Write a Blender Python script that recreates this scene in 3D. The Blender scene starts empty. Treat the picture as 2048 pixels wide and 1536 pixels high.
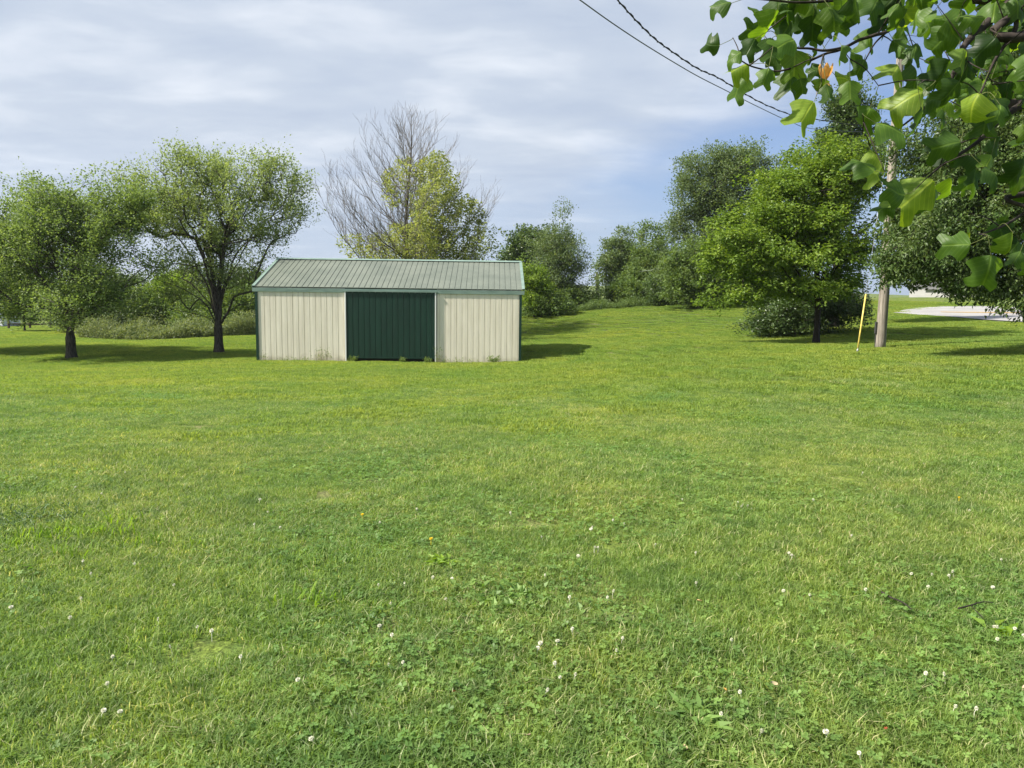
import bpy, math, random
import numpy as np
from math import radians as R_
rng = np.random.default_rng(7); random.seed(7)
S = bpy.context.scene; COL = S.collection
# ------------------------------------------------------------ camera, sky, sun
FPX, PITCH, ROLL = 1500.0, .1135, .0126
CAM = np.array([0, 0, 1.6])
_F = np.array([0, math.cos(PITCH), -math.sin(PITCH)]); _U0 = np.array([0, math.sin(PITCH), math.cos(PITCH)]); _R0 = np.array([1., 0, 0])
_R = _R0*math.cos(ROLL)+_U0*math.sin(ROLL); _U = -_R0*math.sin(ROLL)+_U0*math.cos(ROLL)
from mathutils import Matrix, Vector
cd = bpy.data.cameras.new('camera'); cam = bpy.data.objects.new('camera', cd); COL.objects.link(cam); S.camera = cam
cd.sensor_width = 36; cd.lens = 36*FPX/2048; cd.clip_end = 6000; cd.clip_start = .05
M = Matrix(((_R[0], _U[0], -_F[0], 0), (_R[1], _U[1], -_F[1], 0), (_R[2], _U[2], -_F[2], 1.6), (0, 0, 0, 1)))
cam.matrix_world = M
SUN_EL, SUN_AZ = R_(47), R_(194)        # direction towards the sun, measured from +x counter-clockwise
sdir = Vector((math.cos(SUN_EL)*math.cos(SUN_AZ), math.cos(SUN_EL)*math.sin(SUN_AZ), math.sin(SUN_EL)))
sl = bpy.data.lights.new('sun', 'SUN'); sl.energy = 5.0; sl.angle = R_(2); sl.color = (1, .93, .82)
so = bpy.data.objects.new('sun', sl); COL.objects.link(so); so.rotation_euler = sdir.to_track_quat('Z', 'Y').to_euler()
S.view_settings.view_transform = 'Standard'; S.view_settings.look = 'None'; S.view_settings.exposure = 1.05
S.view_settings.gamma = 1
S.cycles.use_denoising = True; S.cycles.max_bounces = 5; S.cycles.diffuse_bounces = 3; S.cycles.glossy_bounces = 2
S.cycles.transmission_bounces = 3; S.cycles.transparent_max_bounces = 4; S.cycles.caustics_reflective = False
S.cycles.caustics_refractive = False; S.cycles.sample_clamp_indirect = 4

W = bpy.data.worlds.new('World'); S.world = W; W.use_nodes = True
def nodes(nt):
    N, L = nt.nodes, nt.links
    def n(t, **k):
        o = N.new(t)
        for a, b in k.items():
            if a.startswith('i_'):
                key = a[2:]; o.inputs[int(key) if key.isdigit() else key.replace('_', ' ')].default_value = b
            else: setattr(o, a, b)
        return o
    def l(a, b, ao=0): L.new((a.outputs[ao] if not isinstance(ao, str) else a.outputs[ao]), b)
    return n, l
def ramp(n, pts):
    r = n('ShaderNodeValToRGB'); e = r.color_ramp.elements
    while len(e) < len(pts): e.new(.5)
    for q, (p, c) in zip(e, pts): q.position = p; q.color = (c if hasattr(c, '__len__') else (c, c, c)) if not hasattr(c, '__len__') or len(c) == 4 else (*c, 1)
    for q, (p, c) in zip(e, pts):
        if not hasattr(c, '__len__'): q.color = (c, c, c, 1)
    return r
W.node_tree.nodes.clear(); n, l = nodes(W.node_tree)
SKY = .068
sk = n('ShaderNodeTexSky', sky_type='NISHITA', sun_disc=False, sun_elevation=SUN_EL, sun_rotation=math.pi/2-SUN_AZ, altitude=200, dust_density=1.5, ozone_density=1.5)
tc = n('ShaderNodeTexCoord'); sp = n('ShaderNodeSeparateXYZ'); l(tc, sp.inputs[0], 'Generated')
zc = n('ShaderNodeMath', operation='MAXIMUM', i_1=.004); l(sp, zc.inputs[0], 2)
za = n('ShaderNodeMath', operation='ADD', i_1=.15); l(zc, za.inputs[0])
dx = n('ShaderNodeMath', operation='DIVIDE'); l(sp, dx.inputs[0], 0); l(za, dx.inputs[1])
dy = n('ShaderNodeMath', operation='DIVIDE'); l(sp, dy.inputs[0], 1); l(za, dy.inputs[1])
cb = n('ShaderNodeCombineXYZ'); l(dx, cb.inputs[0]); l(dy, cb.inputs[1])
def cnoise(scl, rot, loc, nscale, det, rough, dist):
    m = n('ShaderNodeMapping'); m.inputs['Scale'].default_value = scl; m.inputs['Rotation'].default_value = (0, 0, rot); m.inputs['Location'].default_value = loc
    l(cb, m.inputs[0]); t = n('ShaderNodeTexNoise', i_Scale=nscale, i_Detail=det, i_Roughness=rough, i_Distortion=dist); l(m, t.inputs['Vector']); return t
n1 = cnoise((1, .95, 1), R_(20), (3.1, 1.7, 0), .75, 9, .56, .5)
n2 = cnoise((1, 1.6, 1), R_(-24), (0.3, 4, 0), 1.5, 10, .55, .5)
n3 = cnoise((1, 1.6, 1), R_(8), (5, 9, 0), 2.2, 7, .5, .2)
# veil cover: thick to the left and overhead, thinning to the right
cov = n('ShaderNodeMath', operation='MULTIPLY_ADD', i_1=-.38, i_2=.60); l(dx, cov.inputs[0])
czo = n('ShaderNodeMath', operation='MULTIPLY_ADD', i_1=.12); l(sp, czo.inputs[0], 2); l(cov, czo.inputs[2])
zz = n('ShaderNodeMath', operation='MULTIPLY_ADD', i_1=2.2); l(sp, zz.inputs[0], 2)
zx = n('ShaderNodeMath', operation='MULTIPLY_ADD', i_1=-1.5, i_2=.33); l(sp, zx.inputs[0], 0); l(zx, zz.inputs[2])
a1 = n('ShaderNodeMath', operation='MULTIPLY_ADD', i_1=1.5); l(n1, a1.inputs[0]); 
zz2 = n('ShaderNodeMath', operation='SUBTRACT', i_1=.80); l(zz, zz2.inputs[0]); l(zz2, a1.inputs[2])
a2 = n('ShaderNodeMath', operation='MULTIPLY_ADD', i_1=.6); l(n2, a2.inputs[0]); l(a1, a2.inputs[2])
r1 = n('ShaderNodeMapRange', interpolation_type='SMOOTHSTEP', i_1=.26, i_2=1.08, i_3=.02, i_4=.95); l(a2, r1.inputs[0])
# wisps: small bright streaks anywhere
w1 = n('ShaderNodeMapRange', interpolation_type='SMOOTHSTEP', i_1=.50, i_2=.74, i_3=0, i_4=.75); l(n2, w1.inputs[0])
mx = n('ShaderNodeMath', operation='MAXIMUM'); l(r1, mx.inputs[0]); l(w1, mx.inputs[1])
cc = ramp(n, [(.30, (3.9, 4.5, 5.5)), (.50, (4.5, 5.05, 5.9)), (.72, (6.0, 6.4, 7.0))]); l(n3, cc.inputs[0])
ccm = n('ShaderNodeMix', data_type='RGBA'); ccm.inputs[0].default_value = 0; l(cc, ccm.inputs[6])
skm = n('ShaderNodeMix', data_type='RGBA', blend_type='MULTIPLY'); skm.inputs[0].default_value = 1; l(sk, skm.inputs[6]); skm.inputs[7].default_value = (.72, .84, 1.08, 1)
hz_ = n('ShaderNodeMapRange', interpolation_type='SMOOTHSTEP', i_1=-.02, i_2=.2, i_3=.15, i_4=1); l(sp, hz_.inputs[0], 2)
mxh = n('ShaderNodeMath', operation='MULTIPLY'); l(mx, mxh.inputs[0]); l(hz_, mxh.inputs[1])
hb = n('ShaderNodeMapRange', interpolation_type='SMOOTHSTEP', i_1=0, i_2=.38, i_3=.8, i_4=0); l(sp, hb.inputs[0], 2)
hcx = n('ShaderNodeMapRange', i_1=-.55, i_2=.5); l(sp, hcx.inputs[0], 0)
hcol = ramp(n, [(0, (4.0, 4.7, 5.9)), (1, (2.9, 3.95, 5.7))]); l(hcx, hcol.inputs[0])
skh = n('ShaderNodeMix', data_type='RGBA'); l(hb, skh.inputs[0]); l(skm, skh.inputs[6], 2); l(hcol, skh.inputs[7])
mm = n('ShaderNodeMix', data_type='RGBA'); l(mxh, mm.inputs[0]); l(skh, mm.inputs[6], 2); l(cc, mm.inputs[7])
bg = n('ShaderNodeBackground', i_Strength=SKY); l(mm, bg.inputs[0], 2)
wo = n('ShaderNodeOutputWorld'); l(bg, wo.inputs[0])

# ------------------------------------------------------------ helpers
def P(px, py, D):
    """world point on forward distance D seen at photo pixel px,py (2048 wide)"""
    d = _F+_R*(px-1024)/FPX-_U*(py-768)/FPX
    return CAM+d/d[1]*D
def proj(p):
    d = np.asarray(p)-CAM; z = d@_F
    return 1024+FPX*(d@_R)/z, 768-FPX*(d@_U)/z
def mesh_np(name, V, faces, mats, parent=None, attrs=None, smooth=False, midx=None, loc=None, link=True):
    """faces: list of (n,k) index arrays"""
    me = bpy.data.meshes.new(name); V = np.asarray(V, np.float32)
    if loc is not None: V = V-np.asarray(loc, np.float32)
    me.vertices.add(len(V)); me.vertices.foreach_set('co', V.ravel())
    fs = [np.asarray(f, np.int32) for f in faces if len(f)]
    tot = sum(len(f) for f in fs)
    if tot:
        me.loops.add(sum(f.size for f in fs)); me.loops.foreach_set('vertex_index', np.concatenate([f.ravel() for f in fs]))
        cnt = np.concatenate([np.full(len(f), f.shape[1], np.int32) for f in fs]); st = np.concatenate([[0], np.cumsum(cnt)[:-1]]).astype(np.int32)
        me.polygons.add(tot); me.polygons.foreach_set('loop_start', st); me.polygons.foreach_set('loop_total', cnt)
        me.polygons.foreach_set('use_smooth', np.full(tot, bool(smooth)))
        if midx is not None: me.polygons.foreach_set('material_index', np.asarray(midx, np.int32))
    for m in (mats if isinstance(mats, (list, tuple)) else [mats]): me.materials.append(m)
    for k, a in (attrs or {}).items():
        at = me.attributes.new(k, 'FLOAT', 'POINT'); at.data.foreach_set('value', np.asarray(a, np.float32))
    me.update(calc_edges=True); me.validate()
    o = bpy.data.objects.new(name, me)
    if link: COL.objects.link(o)
    if loc is not None and parent is None: o.location = tuple(float(v) for v in loc)
    if parent: o.parent = parent
    return o
def tag(o, label, cat, group=None, kind=None):
    if label: o['label'] = label
    if cat: o['category'] = cat
    if group: o['group'] = group
    if kind: o['kind'] = kind
    return o
def empty(name, loc, label, cat, group=None):
    o = bpy.data.objects.new(name, None); COL.objects.link(o); o.location = tuple(float(v) for v in loc); o.empty_display_size = .2
    return tag(o, label, cat, group)
class MB:
    """mesh collector"""
    def __init__(s): s.V = []; s.F = {}; s.c = 0
    def add(s, V, F):
        V = np.asarray(V, float); s.V.append(V)
        for f in F: s.F.setdefault(len(f), []).append([i+s.c for i in f])
        s.c += len(V); return s
    def box(s, a, b, M=None):
        x0, y0, z0 = a; x1, y1, z1 = b
        V = np.array([[x, y, z] for z in (z0, z1) for y in (y0, y1) for x in (x0, x1)], float)
        if M is not None: V = (np.asarray(M[0])@V.T).T+np.asarray(M[1])
        return s.add(V, [(0, 2, 3, 1), (4, 5, 7, 6), (0, 1, 5, 4), (2, 6, 7, 3), (0, 4, 6, 2), (1, 3, 7, 5)])
    def tube(s, pts, rad, k=8, cap=True):
        pts = np.asarray(pts, float); rad = np.broadcast_to(np.asarray(rad, float), (len(pts),))
        t = np.gradient(pts, axis=0); t /= np.linalg.norm(t, axis=1)[:, None]+1e-9
        up = np.array([0, 0, 1.]) if abs(t[0][2]) < .9 else np.array([1., 0, 0])
        V = []
        for p, d, r in zip(pts, t, rad):
            u = np.cross(up, d); u /= np.linalg.norm(u)+1e-9; v = np.cross(d, u); up = v
            for j in range(k):
                a = 2*math.pi*j/k; V.append(p+r*(math.cos(a)*u*-1+math.sin(a)*v))
        F = []
        for i in range(len(pts)-1):
            for j in range(k):
                a, b = i*k+j, i*k+(j+1) % k; F.append((a, b, b+k, a+k))
        if cap: F.append(tuple(range(k-1, -1, -1))); F.append(tuple(range((len(pts)-1)*k, len(pts)*k)))
        return s.add(V, F)
    def lathe(s, c, prof, k=12):
        V = []; F = []
        for (r, z) in prof:
            for j in range(k): a = 2*math.pi*j/k; V.append((c[0]+r*math.cos(a), c[1]+r*math.sin(a), c[2]+z))
        for i in range(len(prof)-1):
            for j in range(k): a, b = i*k+j, i*k+(j+1) % k; F.append((a, b, b+k, a+k))
        F.append(tuple(range(k-1, -1, -1))); F.append(tuple(range((len(prof)-1)*k, len(prof)*k)))
        return s.add(V, F)
    def build(s, name, mat, parent=None, smooth=False, loc=None, attrs=None):
        return mesh_np(name, np.concatenate(s.V), [np.array(f) for f in s.F.values()], mat, parent, attrs, smooth, loc=loc)

# ------------------------------------------------------------ materials
def mat(name, col, rough=.7, spec=.3, noise=None, bump=None, metal=0):
    """noise: list of (scale, detail, (r,g,b) multiplier-low, multiplier-high, (sx,sy,sz))"""
    m = bpy.data.materials.new(name); m.use_nodes = True; m.node_tree.nodes.clear(); n, l = nodes(m.node_tree)
    b = n('ShaderNodeBsdfPrincipled', i_Roughness=rough); b.inputs['Specular IOR Level'].default_value = spec; b.inputs['Metallic'].default_value = metal
    o = n('ShaderNodeOutputMaterial'); l(b, o.inputs[0])
    tc = n('ShaderNodeTexCoord'); cur = n('ShaderNodeRGB'); cur.outputs[0].default_value = (*col, 1); cs = cur.outputs[0]
    for (sc, det, lo, hi, st) in (noise or []):
        mp = n('ShaderNodeMapping'); mp.inputs['Scale'].default_value = st; l(tc, mp.inputs[0], 'Object')
        t = n('ShaderNodeTexNoise', i_Scale=sc, i_Detail=det, i_Roughness=.6); l(mp, t.inputs['Vector'])
        r = ramp(n, [(.36, lo), (.64, hi)]); l(t, r.inputs[0])
        x = n('ShaderNodeMix', data_type='RGBA', blend_type='MULTIPLY'); x.inputs[0].default_value = 1
        m.node_tree.links.new(cs, x.inputs[6]); l(r, x.inputs[7]); cs = x.outputs[2]
    m.node_tree.links.new(cs, b.inputs['Base Color'])
    if bump:
        sc, st, dist, strength = bump
        mp = n('ShaderNodeMapping'); mp.inputs['Scale'].default_value = st; l(tc, mp.inputs[0], 'Object')
        t = n('ShaderNodeTexNoise', i_Scale=sc, i_Detail=6); l(mp, t.inputs['Vector'])
        bp = n('ShaderNodeBump', i_Strength=strength, i_Distance=dist); l(t, bp.inputs['Height']); l(bp, b.inputs['Normal'])
    return m
def leafmat(name, c1, c2, trans=.35, rough=.5, spec=.35, c3=None, wnoise=None, tcol=None):
    m = bpy.data.materials.new(name); m.use_nodes = True; m.node_tree.nodes.clear(); n, l = nodes(m.node_tree)
    at = n('ShaderNodeAttribute', attribute_name='rnd')
    r = ramp(n, [(0, c1), (1, c2)] if c3 is None else [(0, c1), (.6, c2), (1, c3)]); l(at, r.inputs[0], 'Fac')
    cs = r.outputs[0]
    if wnoise:
        g = n('ShaderNodeNewGeometry')
        for (sc, lo, hi) in wnoise:
            t = n('ShaderNodeTexNoise', i_Scale=sc, i_Detail=3); l(g, t.inputs['Vector'], 'Position')
            q = ramp(n, [(.35, lo), (.65, hi)]); l(t, q.inputs[0])
            x = n('ShaderNodeMix', data_type='RGBA', blend_type='MULTIPLY'); x.inputs[0].default_value = 1
            m.node_tree.links.new(cs, x.inputs[6]); l(q, x.inputs[7]); cs = x.outputs[2]
    b = n('ShaderNodeBsdfPrincipled', i_Roughness=rough); b.inputs['Specular IOR Level'].default_value = spec
    m.node_tree.links.new(cs, b.inputs['Base Color'])
    tr = n('ShaderNodeBsdfTranslucent'); hs = n('ShaderNodeMix', data_type='RGBA', blend_type='MULTIPLY'); hs.inputs[0].default_value = 1
    m.node_tree.links.new(cs, hs.inputs[6]); hs.inputs[7].default_value = (*(tcol or (1.9, 1.75, .8)), 1); l(hs, tr.inputs[0], 2)
    x = n('ShaderNodeMixShader', i_0=trans); l(b, x.inputs[1]); l(tr, x.inputs[2])
    o = n('ShaderNodeOutputMaterial'); l(x, o.inputs[0]); return m
G_ = (1, 1, 1)
WN = [(.35, (.78, .80, .85), (1.2, 1.16, 1.0)), (1.7, (.85, .87, .9), (1.1, 1.08, 1.0))]
GW = [(.13, (.86, .93, .95), (1.12, 1.06, .96)), (.9, (.88, .92, .94), (1.13, 1.07, 1.02)), (6, (.78, .80, .84), (1.25, 1.16, 1.15)), (.45, (.96, 1.0, .96), (1.05, 1.0, 1.06))]
M_grass = leafmat('grass_blades', (.116, .200, .042), (.240, .350, .090), .45, .5, .3, (.52, .52, .29), GW, (1.5, 1.45, .7))
M_grassfar = leafmat('grass_blades_far', (.162, .250, .050), (.240, .335, .070), .45, .6, .2, (.30, .36, .11), GW, (1.5, 1.45, .7))
M_clover = leafmat('clover_leaves', (.110, .205, .040), (.18, .30, .075), .35, .5, .3, None, GW, (1.4, 1.5, .7))
M_tuft = leafmat('bright_grass', (.13, .24, .02), (.22, .34, .03), .45, .5, .3, None, None, (1.5, 1.45, .7))
M_bark = mat('bark', (.075, .066, .056), .9, .1, [(9, 5, (.5, .5, .5), (1.5, 1.5, 1.5), (3, 3, .5))], (14, (3, 3, .4), .03, .8))
M_twig = mat('pale_bare_twigs', (.20, .185, .175), .9, .1, [(5, 3, (.7, .7, .7), (1.25, 1.25, 1.25), G_)])
M_branch = mat('dark_branch', (.035, .028, .024), .8, .2, [(30, 3, (.6, .6, .6), (1.4, 1.4, 1.4), G_)])

# ------------------------------------------------------------ terrain
ctl = []
for (px, py, D) in [(143, 717, 33), (438, 706, 36), (300, 682, 43), (150, 679, 45), (50, 662, 52), (490, 674, 46), (250, 683, 44), (0, 735, 30),
                    (1150, 691, 37), (1250, 682, 40), (1100, 668, 48), (1300, 642, 50), (1045, 634, 60), (1180, 623, 60), (1300, 613.5, 60),
                    (1450, 607.5, 60), (1520, 607, 60), (1500, 669, 37), (1632, 687, 30), (1760, 696, 25), (2048, 742, 16), (2000, 641, 38),
                    (1900, 633, 42), (1790, 625, 46), (1850, 613.5, 53), (2000, 613.5, 54), (1740, 602, 60), (1740, 596, 85), (1950, 600, 80), (1420, 690, 30), (1400, 650, 45),
                    (515, 724, 30.5), (1040, 724, 30.8), (780, 724, 30.6)]:
    ctl.append(P(px, py, D))
for x in (-20, -10, 0, 10, 20):
    for y, z in ((-25, 0), (-8, 0), (0, 0), (4, -.02)): ctl.append((x, y, z))
    if x < 20: ctl.append((x, 11, -.27+.02*x if x > 0 else -.27))
ctl += [(-25, 20, -.95), (-8, 21, -.70), (2, 21, -.62), (-45, 40, -1.3), (-45, 60, -1.2), (-30, 80, -1.6), (-10, 80, -1.5), (10, 78, .2), (25, 78, .3), (28, 15, .5), (45, 30, 1.0), (45, 50, 1.6), (-7, 41, -1.1), (-2, 50, -.9), (60, 90, 2.6)]
ctl = np.array(ctl, float)
def _phi(r2): return np.sqrt(r2+9.0)
_A = _phi(((ctl[:, None, :2]-ctl[None, :, :2])**2).sum(-1))
_n = len(ctl); _Q = np.c_[np.ones(_n), ctl[:, :2]/30]
_Mx = np.block([[_A+np.eye(_n)*-.05, _Q], [_Q.T, np.zeros((3, 3))]])
_w = np.linalg.solve(_Mx, np.r_[ctl[:, 2], 0, 0, 0])
def sst(a, b, x): t = np.clip((x-a)/(b-a), 0, 1); return t*t*(3-2*t)
def gz(x, y):
    x = np.atleast_1d(np.asarray(x, float)); y = np.atleast_1d(np.asarray(y, float)); sh = x.shape; x = x.ravel(); y = y.ravel()
    out = np.empty(len(x))
    xc = np.clip(x, -55, 65); yc = np.clip(y, -25, 95)
    for i in range(0, len(x), 20000):
        sl_ = slice(i, i+20000)
        K = _phi((xc[sl_, None]-ctl[:, 0])**2+(yc[sl_, None]-ctl[:, 1])**2)
        out[sl_] = K@_w[:_n]+_w[_n]+_w[_n+1]*xc[sl_]/30+_w[_n+2]*yc[sl_]/30
    # small undulation of an old pasture
    out += sst(12, 24, y)*.035*np.sin(x*.55+y*.21)*np.sin(y*.37-x*.16+1)
    far = sst(95, 260, y)
    hill = 13*sst(350, 620, y)*(.6+.4*np.sin(x/170+.8))+7*sst(600, 900, y)
    out = out*(1-far)+(-2.2+hill)*far
    return out.reshape(sh)
def gzs(x, y): return float(gz(x, y)[0])
def axis(lim, near, step, growth=1.12):
    v = [0.0]
    while v[-1] < lim: v.append(v[-1]+(step if v[-1] < near else step*growth**((len(v)-near/step))))
    return np.array(v)
ax = axis(3000, 48, .6); xs = np.r_[-ax[:0:-1], ax]; ay = axis(3000, 78, .6); by = axis(400, 4, 2, 1.3); ys = np.r_[-by[:0:-1], ay]
X, Y = np.meshgrid(xs, ys); Z = gz(X, Y); nx = len(xs); ny = len(ys)
idx = np.arange(nx*ny).reshape(ny, nx)
Fq = np.stack([idx[:-1, :-1], idx[:-1, 1:], idx[1:, 1:], idx[1:, :-1]], -1).reshape(-1, 4)
def ground_mat():
    m = bpy.data.materials.new('lawn_ground'); m.use_nodes = True; m.node_tree.nodes.clear(); n, l = nodes(m.node_tree)
    g = n('ShaderNodeNewGeometry'); cs = None
    base = n('ShaderNodeRGB'); base.outputs[0].default_value = (.095, .14, .035, 1); cs = base.outputs[0]
    for (sc, det, lo, hi) in [(.16, 3, (.84, .9, .92), (1.16, 1.10, .95)), (1.1, 4, (.82, .88, .9), (1.2, 1.14, 1.0)), (9, 5, (.6, .66, .7), (1.4, 1.3, 1.2)), (60, 4, (.55, .55, .55), (1.35, 1.35, 1.3))]:
        t = n('ShaderNodeTexNoise', i_Scale=sc, i_Detail=det, i_Roughness=.6); l(g, t.inputs['Vector'], 'Position')
        q = ramp(n, [(.35, lo), (.65, hi)]); l(t, q.inputs[0])
        x = n('ShaderNodeMix', data_type='RGBA', blend_type='MULTIPLY'); x.inputs[0].default_value = 1
        m.node_tree.links.new(cs, x.inputs[6]); l(q, x.inputs[7]); cs = x.outputs[2]
    tt = n('ShaderNodeTexNoise', i_Scale=1.4, i_Detail=6, i_Roughness=.65); l(g, tt.inputs['Vector'], 'Position'); mr = n('ShaderNodeMapRange', i_1=.5, i_2=.62, i_3=0, i_4=.35); l(tt, mr.inputs[0])
    xx = n('ShaderNodeMix', data_type='RGBA'); l(mr, xx.inputs[0]); m.node_tree.links.new(cs, xx.inputs[6]); xx.inputs[7].default_value = (.24, .20, .11, 1); cs = xx.outputs[2]
    b = n('ShaderNodeBsdfPrincipled', i_Roughness=.95); b.inputs['Specular IOR Level'].default_value = .1
    m.node_tree.links.new(cs, b.inputs['Base Color'])
    t = n('ShaderNodeTexNoise', i_Scale=26, i_Detail=5); l(g, t.inputs['Vector'], 'Position')
    bp = n('ShaderNodeBump', i_Strength=.7, i_Distance=.05); l(t, bp.inputs['Height']); l(bp, b.inputs['Normal'])
    o = n('ShaderNodeOutputMaterial'); l(b, o.inputs[0]); return m
tag(mesh_np('ground', np.c_[X.ravel(), Y.ravel(), Z.ravel()], [Fq], ground_mat(), smooth=True), None, None, kind='structure')

# road: asphalt bend laid on the rise at the right
M_road = mat('asphalt', (.29, .285, .28), .9, .2, [(60, 4, (.85, .85, .85), (1.12, 1.12, 1.12), G_), (.6, 4, (.88, .88, .88), (1.1, 1.1, 1.1), G_)], (120, G_, .01, .4))
M_white = mat('white_road_paint', (.72, .72, .70), .7, .3, [(8, 4, (.75, .75, .75), (1.1, 1.1, 1.1), G_)])
M_yel = mat('yellow_road_paint', (.60, .36, .05), .7, .3, [(8, 4, (.75, .75, .75), (1.1, 1.1, 1.1), G_)])
nearE = [(1786, 624, 45.6), (1835, 629, 43.5), (1900, 634, 41.5), (1965, 639, 38.8), (2030, 643, 37), (2120, 648, 35.2), (2300, 652, 34), (2700, 660, 33)]
farE = [(1786, 624, 45.6), (1812, 619, 49), (1845, 615.5, 52), (1895, 614, 53.6), (1970, 613.6, 54), (2070, 614, 53.5), (2250, 616, 52), (2600, 620, 50)]
def road_pts(L):
    a = np.array([P(*q) for q in L]); t = np.linspace(0, len(a)-1, 60); i = np.clip(t.astype(int), 0, len(a)-2); f = (t-i)[:, None]
    return (a[i]*(1-f)+a[i+1]*f)
RN, RF = road_pts(nearE), road_pts(farE)
def strip(name, f0, f1, m, lift, parts=8, i0=0, i1=60, label=None):
    V = []; F = []; k = parts+1
    for i in range(i0, i1):
        for j in range(k):
            f = f0+(f1-f0)*j/parts; p = RN[i]*(1-f)+RF[i]*f; V.append((p[0], p[1], 0))
    V = np.array(V); V[:, 2] = gz(V[:, 0], V[:, 1])+lift
    for i in range(i1-i0-1):
        for j in range(parts): a = i*k+j; F.append((a, a+1, a+k+1, a+k))
    return mesh_np(name, V, [np.array(F)], m, smooth=True)
tag(strip('road', 0, 1, M_road, .045, 30), None, None, kind='structure')
tag(strip('road_edge_line', .80, .822, M_white, .055, 1, 5), None, None, kind='structure')
for k_ in range(2): tag(strip('road_centre_line', .40+.03*k_, .413+.03*k_, M_yel, .055, 1, 18), None, None, kind='structure')

# ------------------------------------------------------------ grass (stuff, instanced patches)
def blades(nb, size, h0, h1, w, lean, m, name, hp=1.0, drylo=.12):
    x = rng.uniform(-size/2, size/2, nb); y = rng.uniform(-size/2, size/2, nb); a = rng.uniform(0, 2*np.pi, nb)
    h = rng.uniform(h0, h1, nb)*hp; ln = np.abs(rng.normal(0, lean, nb))*h+.15*h; wd = w*rng.uniform(.6, 1.3, nb)
    dx_, dy_ = np.cos(a), np.sin(a); b = a+np.pi/2+rng.normal(0, .4, nb); sx, sy = np.cos(b)*wd/2, np.sin(b)*wd/2
    V = np.zeros((nb, 5, 3))
    V[:, 0] = np.c_[x-sx, y-sy, 0*x-.005]; V[:, 1] = np.c_[x+sx, y+sy, 0*x-.005]
    mx_, my_, mz_ = x+dx_*ln*.35, y+dy_*ln*.35, h*.62
    V[:, 2] = np.c_[mx_+sx*.85, my_+sy*.85, mz_]; V[:, 3] = np.c_[mx_-sx*.85, my_-sy*.85, mz_]
    V[:, 4] = np.c_[x+dx_*ln, y+dy_*ln, h*rng.uniform(.8, 1.05, nb)]
    o = np.arange(nb)*5; q = np.stack([o, o+1, o+2, o+3], -1); t = np.stack([o+3, o+2, o+4], -1)
    r = rng.uniform(0, .62, nb); dry = rng.random(nb) < drylo; r[dry] = rng.uniform(.7, 1, dry.sum())
    return mesh_np(name, V.reshape(-1, 3), [q, t], m, attrs={'rnd': np.repeat(r, 5)}, link=False)
def clover_patch(nc, size, name):
    Vs, Fs, c = [], [], 0; R = []
    for i in range(nc):
        rr = size/2*math.sqrt(rng.random()); a = rng.uniform(0, 6.28); cx, cy = rr*math.cos(a), rr*math.sin(a); cz = rng.uniform(.015, .042)
        s = rng.uniform(.006, .0105); ph = rng.uniform(0, 6.28); r = rng.random(); tx, ty = rng.normal(0, .3, 2)
        for k in range(3):
            b = ph+k*2.094; d = np.array([math.cos(b), math.sin(b)]); e = np.array([-d[1], d[0]])
            pts = [(0, 0), (.7, .75), (1.35, .8), (1.6, .25), (1.5, 0), (1.6, -.25), (1.35, -.8), (.7, -.75)]
            for (u, v) in pts:
                q = (d*u+e*v*.9)*s; Vs.append((cx+q[0], cy+q[1], cz+q[0]*tx+q[1]*ty+abs(v)*s*.25)); R.append(r)
            Fs += [(c, c+1, c+2, c+3, c+4), (c, c+4, c+5, c+6, c+7)]; c += 8
    return mesh_np(name, Vs, [np.array(Fs)], M_clover, attrs={'rnd': R}, link=False)
def gn_instances(obj, srcs):
    """scatter srcs[i] on the points of obj with attribute idx==i (rot, scl attributes)"""
    ng = bpy.data.node_groups.new('scatter', 'GeometryNodeTree'); n, l = nodes(ng)
    ng.interface.new_socket('Geometry', in_out='INPUT', socket_type='NodeSocketGeometry'); ng.interface.new_socket('Geometry', in_out='OUTPUT', socket_type='NodeSocketGeometry')
    gi = n('NodeGroupInput'); go = n('NodeGroupOutput'); j = n('GeometryNodeJoinGeometry')
    def named(nm):
        a = n('GeometryNodeInputNamedAttribute', data_type='FLOAT'); a.inputs[0].default_value = nm; return a
    ai, ar, as_ = named('idx'), named('rot'), named('scl')
    cx = n('ShaderNodeCombineXYZ'); l(ar, cx.inputs[2])
    for i, s in enumerate(srcs):
        oi = n('GeometryNodeObjectInfo'); oi.inputs['Object'].default_value = s
        cm = n('FunctionNodeCompare', data_type='FLOAT', operation='EQUAL'); l(ai, cm.inputs[0]); cm.inputs[1].default_value = float(i); cm.inputs[12].default_value = .1
        ip = n('GeometryNodeInstanceOnPoints'); l(gi, ip.inputs['Points']); l(cm, ip.inputs['Selection']); l(oi, ip.inputs['Instance'], 'Geometry')
        l(cx, ip.inputs['Rotation']); l(as_, ip.inputs['Scale']); l(ip, j.inputs[0])
    l(j, go.inputs[0]); md = obj.modifiers.new('scatter', 'NODES'); md.node_group = ng
def points_obj(name, pts, idxs, scl, srcs, m):
    o = mesh_np(name, pts, [], m, attrs={'idx': idxs, 'rot': rng.uniform(0, 6.28, len(pts)), 'scl': scl}); gn_instances(o, srcs); return o
def wedge(y0, y1, sp_):
    """jittered grid of points over the view wedge (with margin)"""
    xm = .85*(y1+1.2); gx, gy = np.meshgrid(np.arange(-xm, xm, sp_), np.arange(y0, y1, sp_))
    x = (gx+rng.uniform(-.42, .42, gx.shape)*sp_).ravel(); y = (gy+rng.uniform(-.42, .42, gx.shape)*sp_).ravel()
    k = np.abs(x) < .85*(y+1.2); return x[k], y[k]
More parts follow.
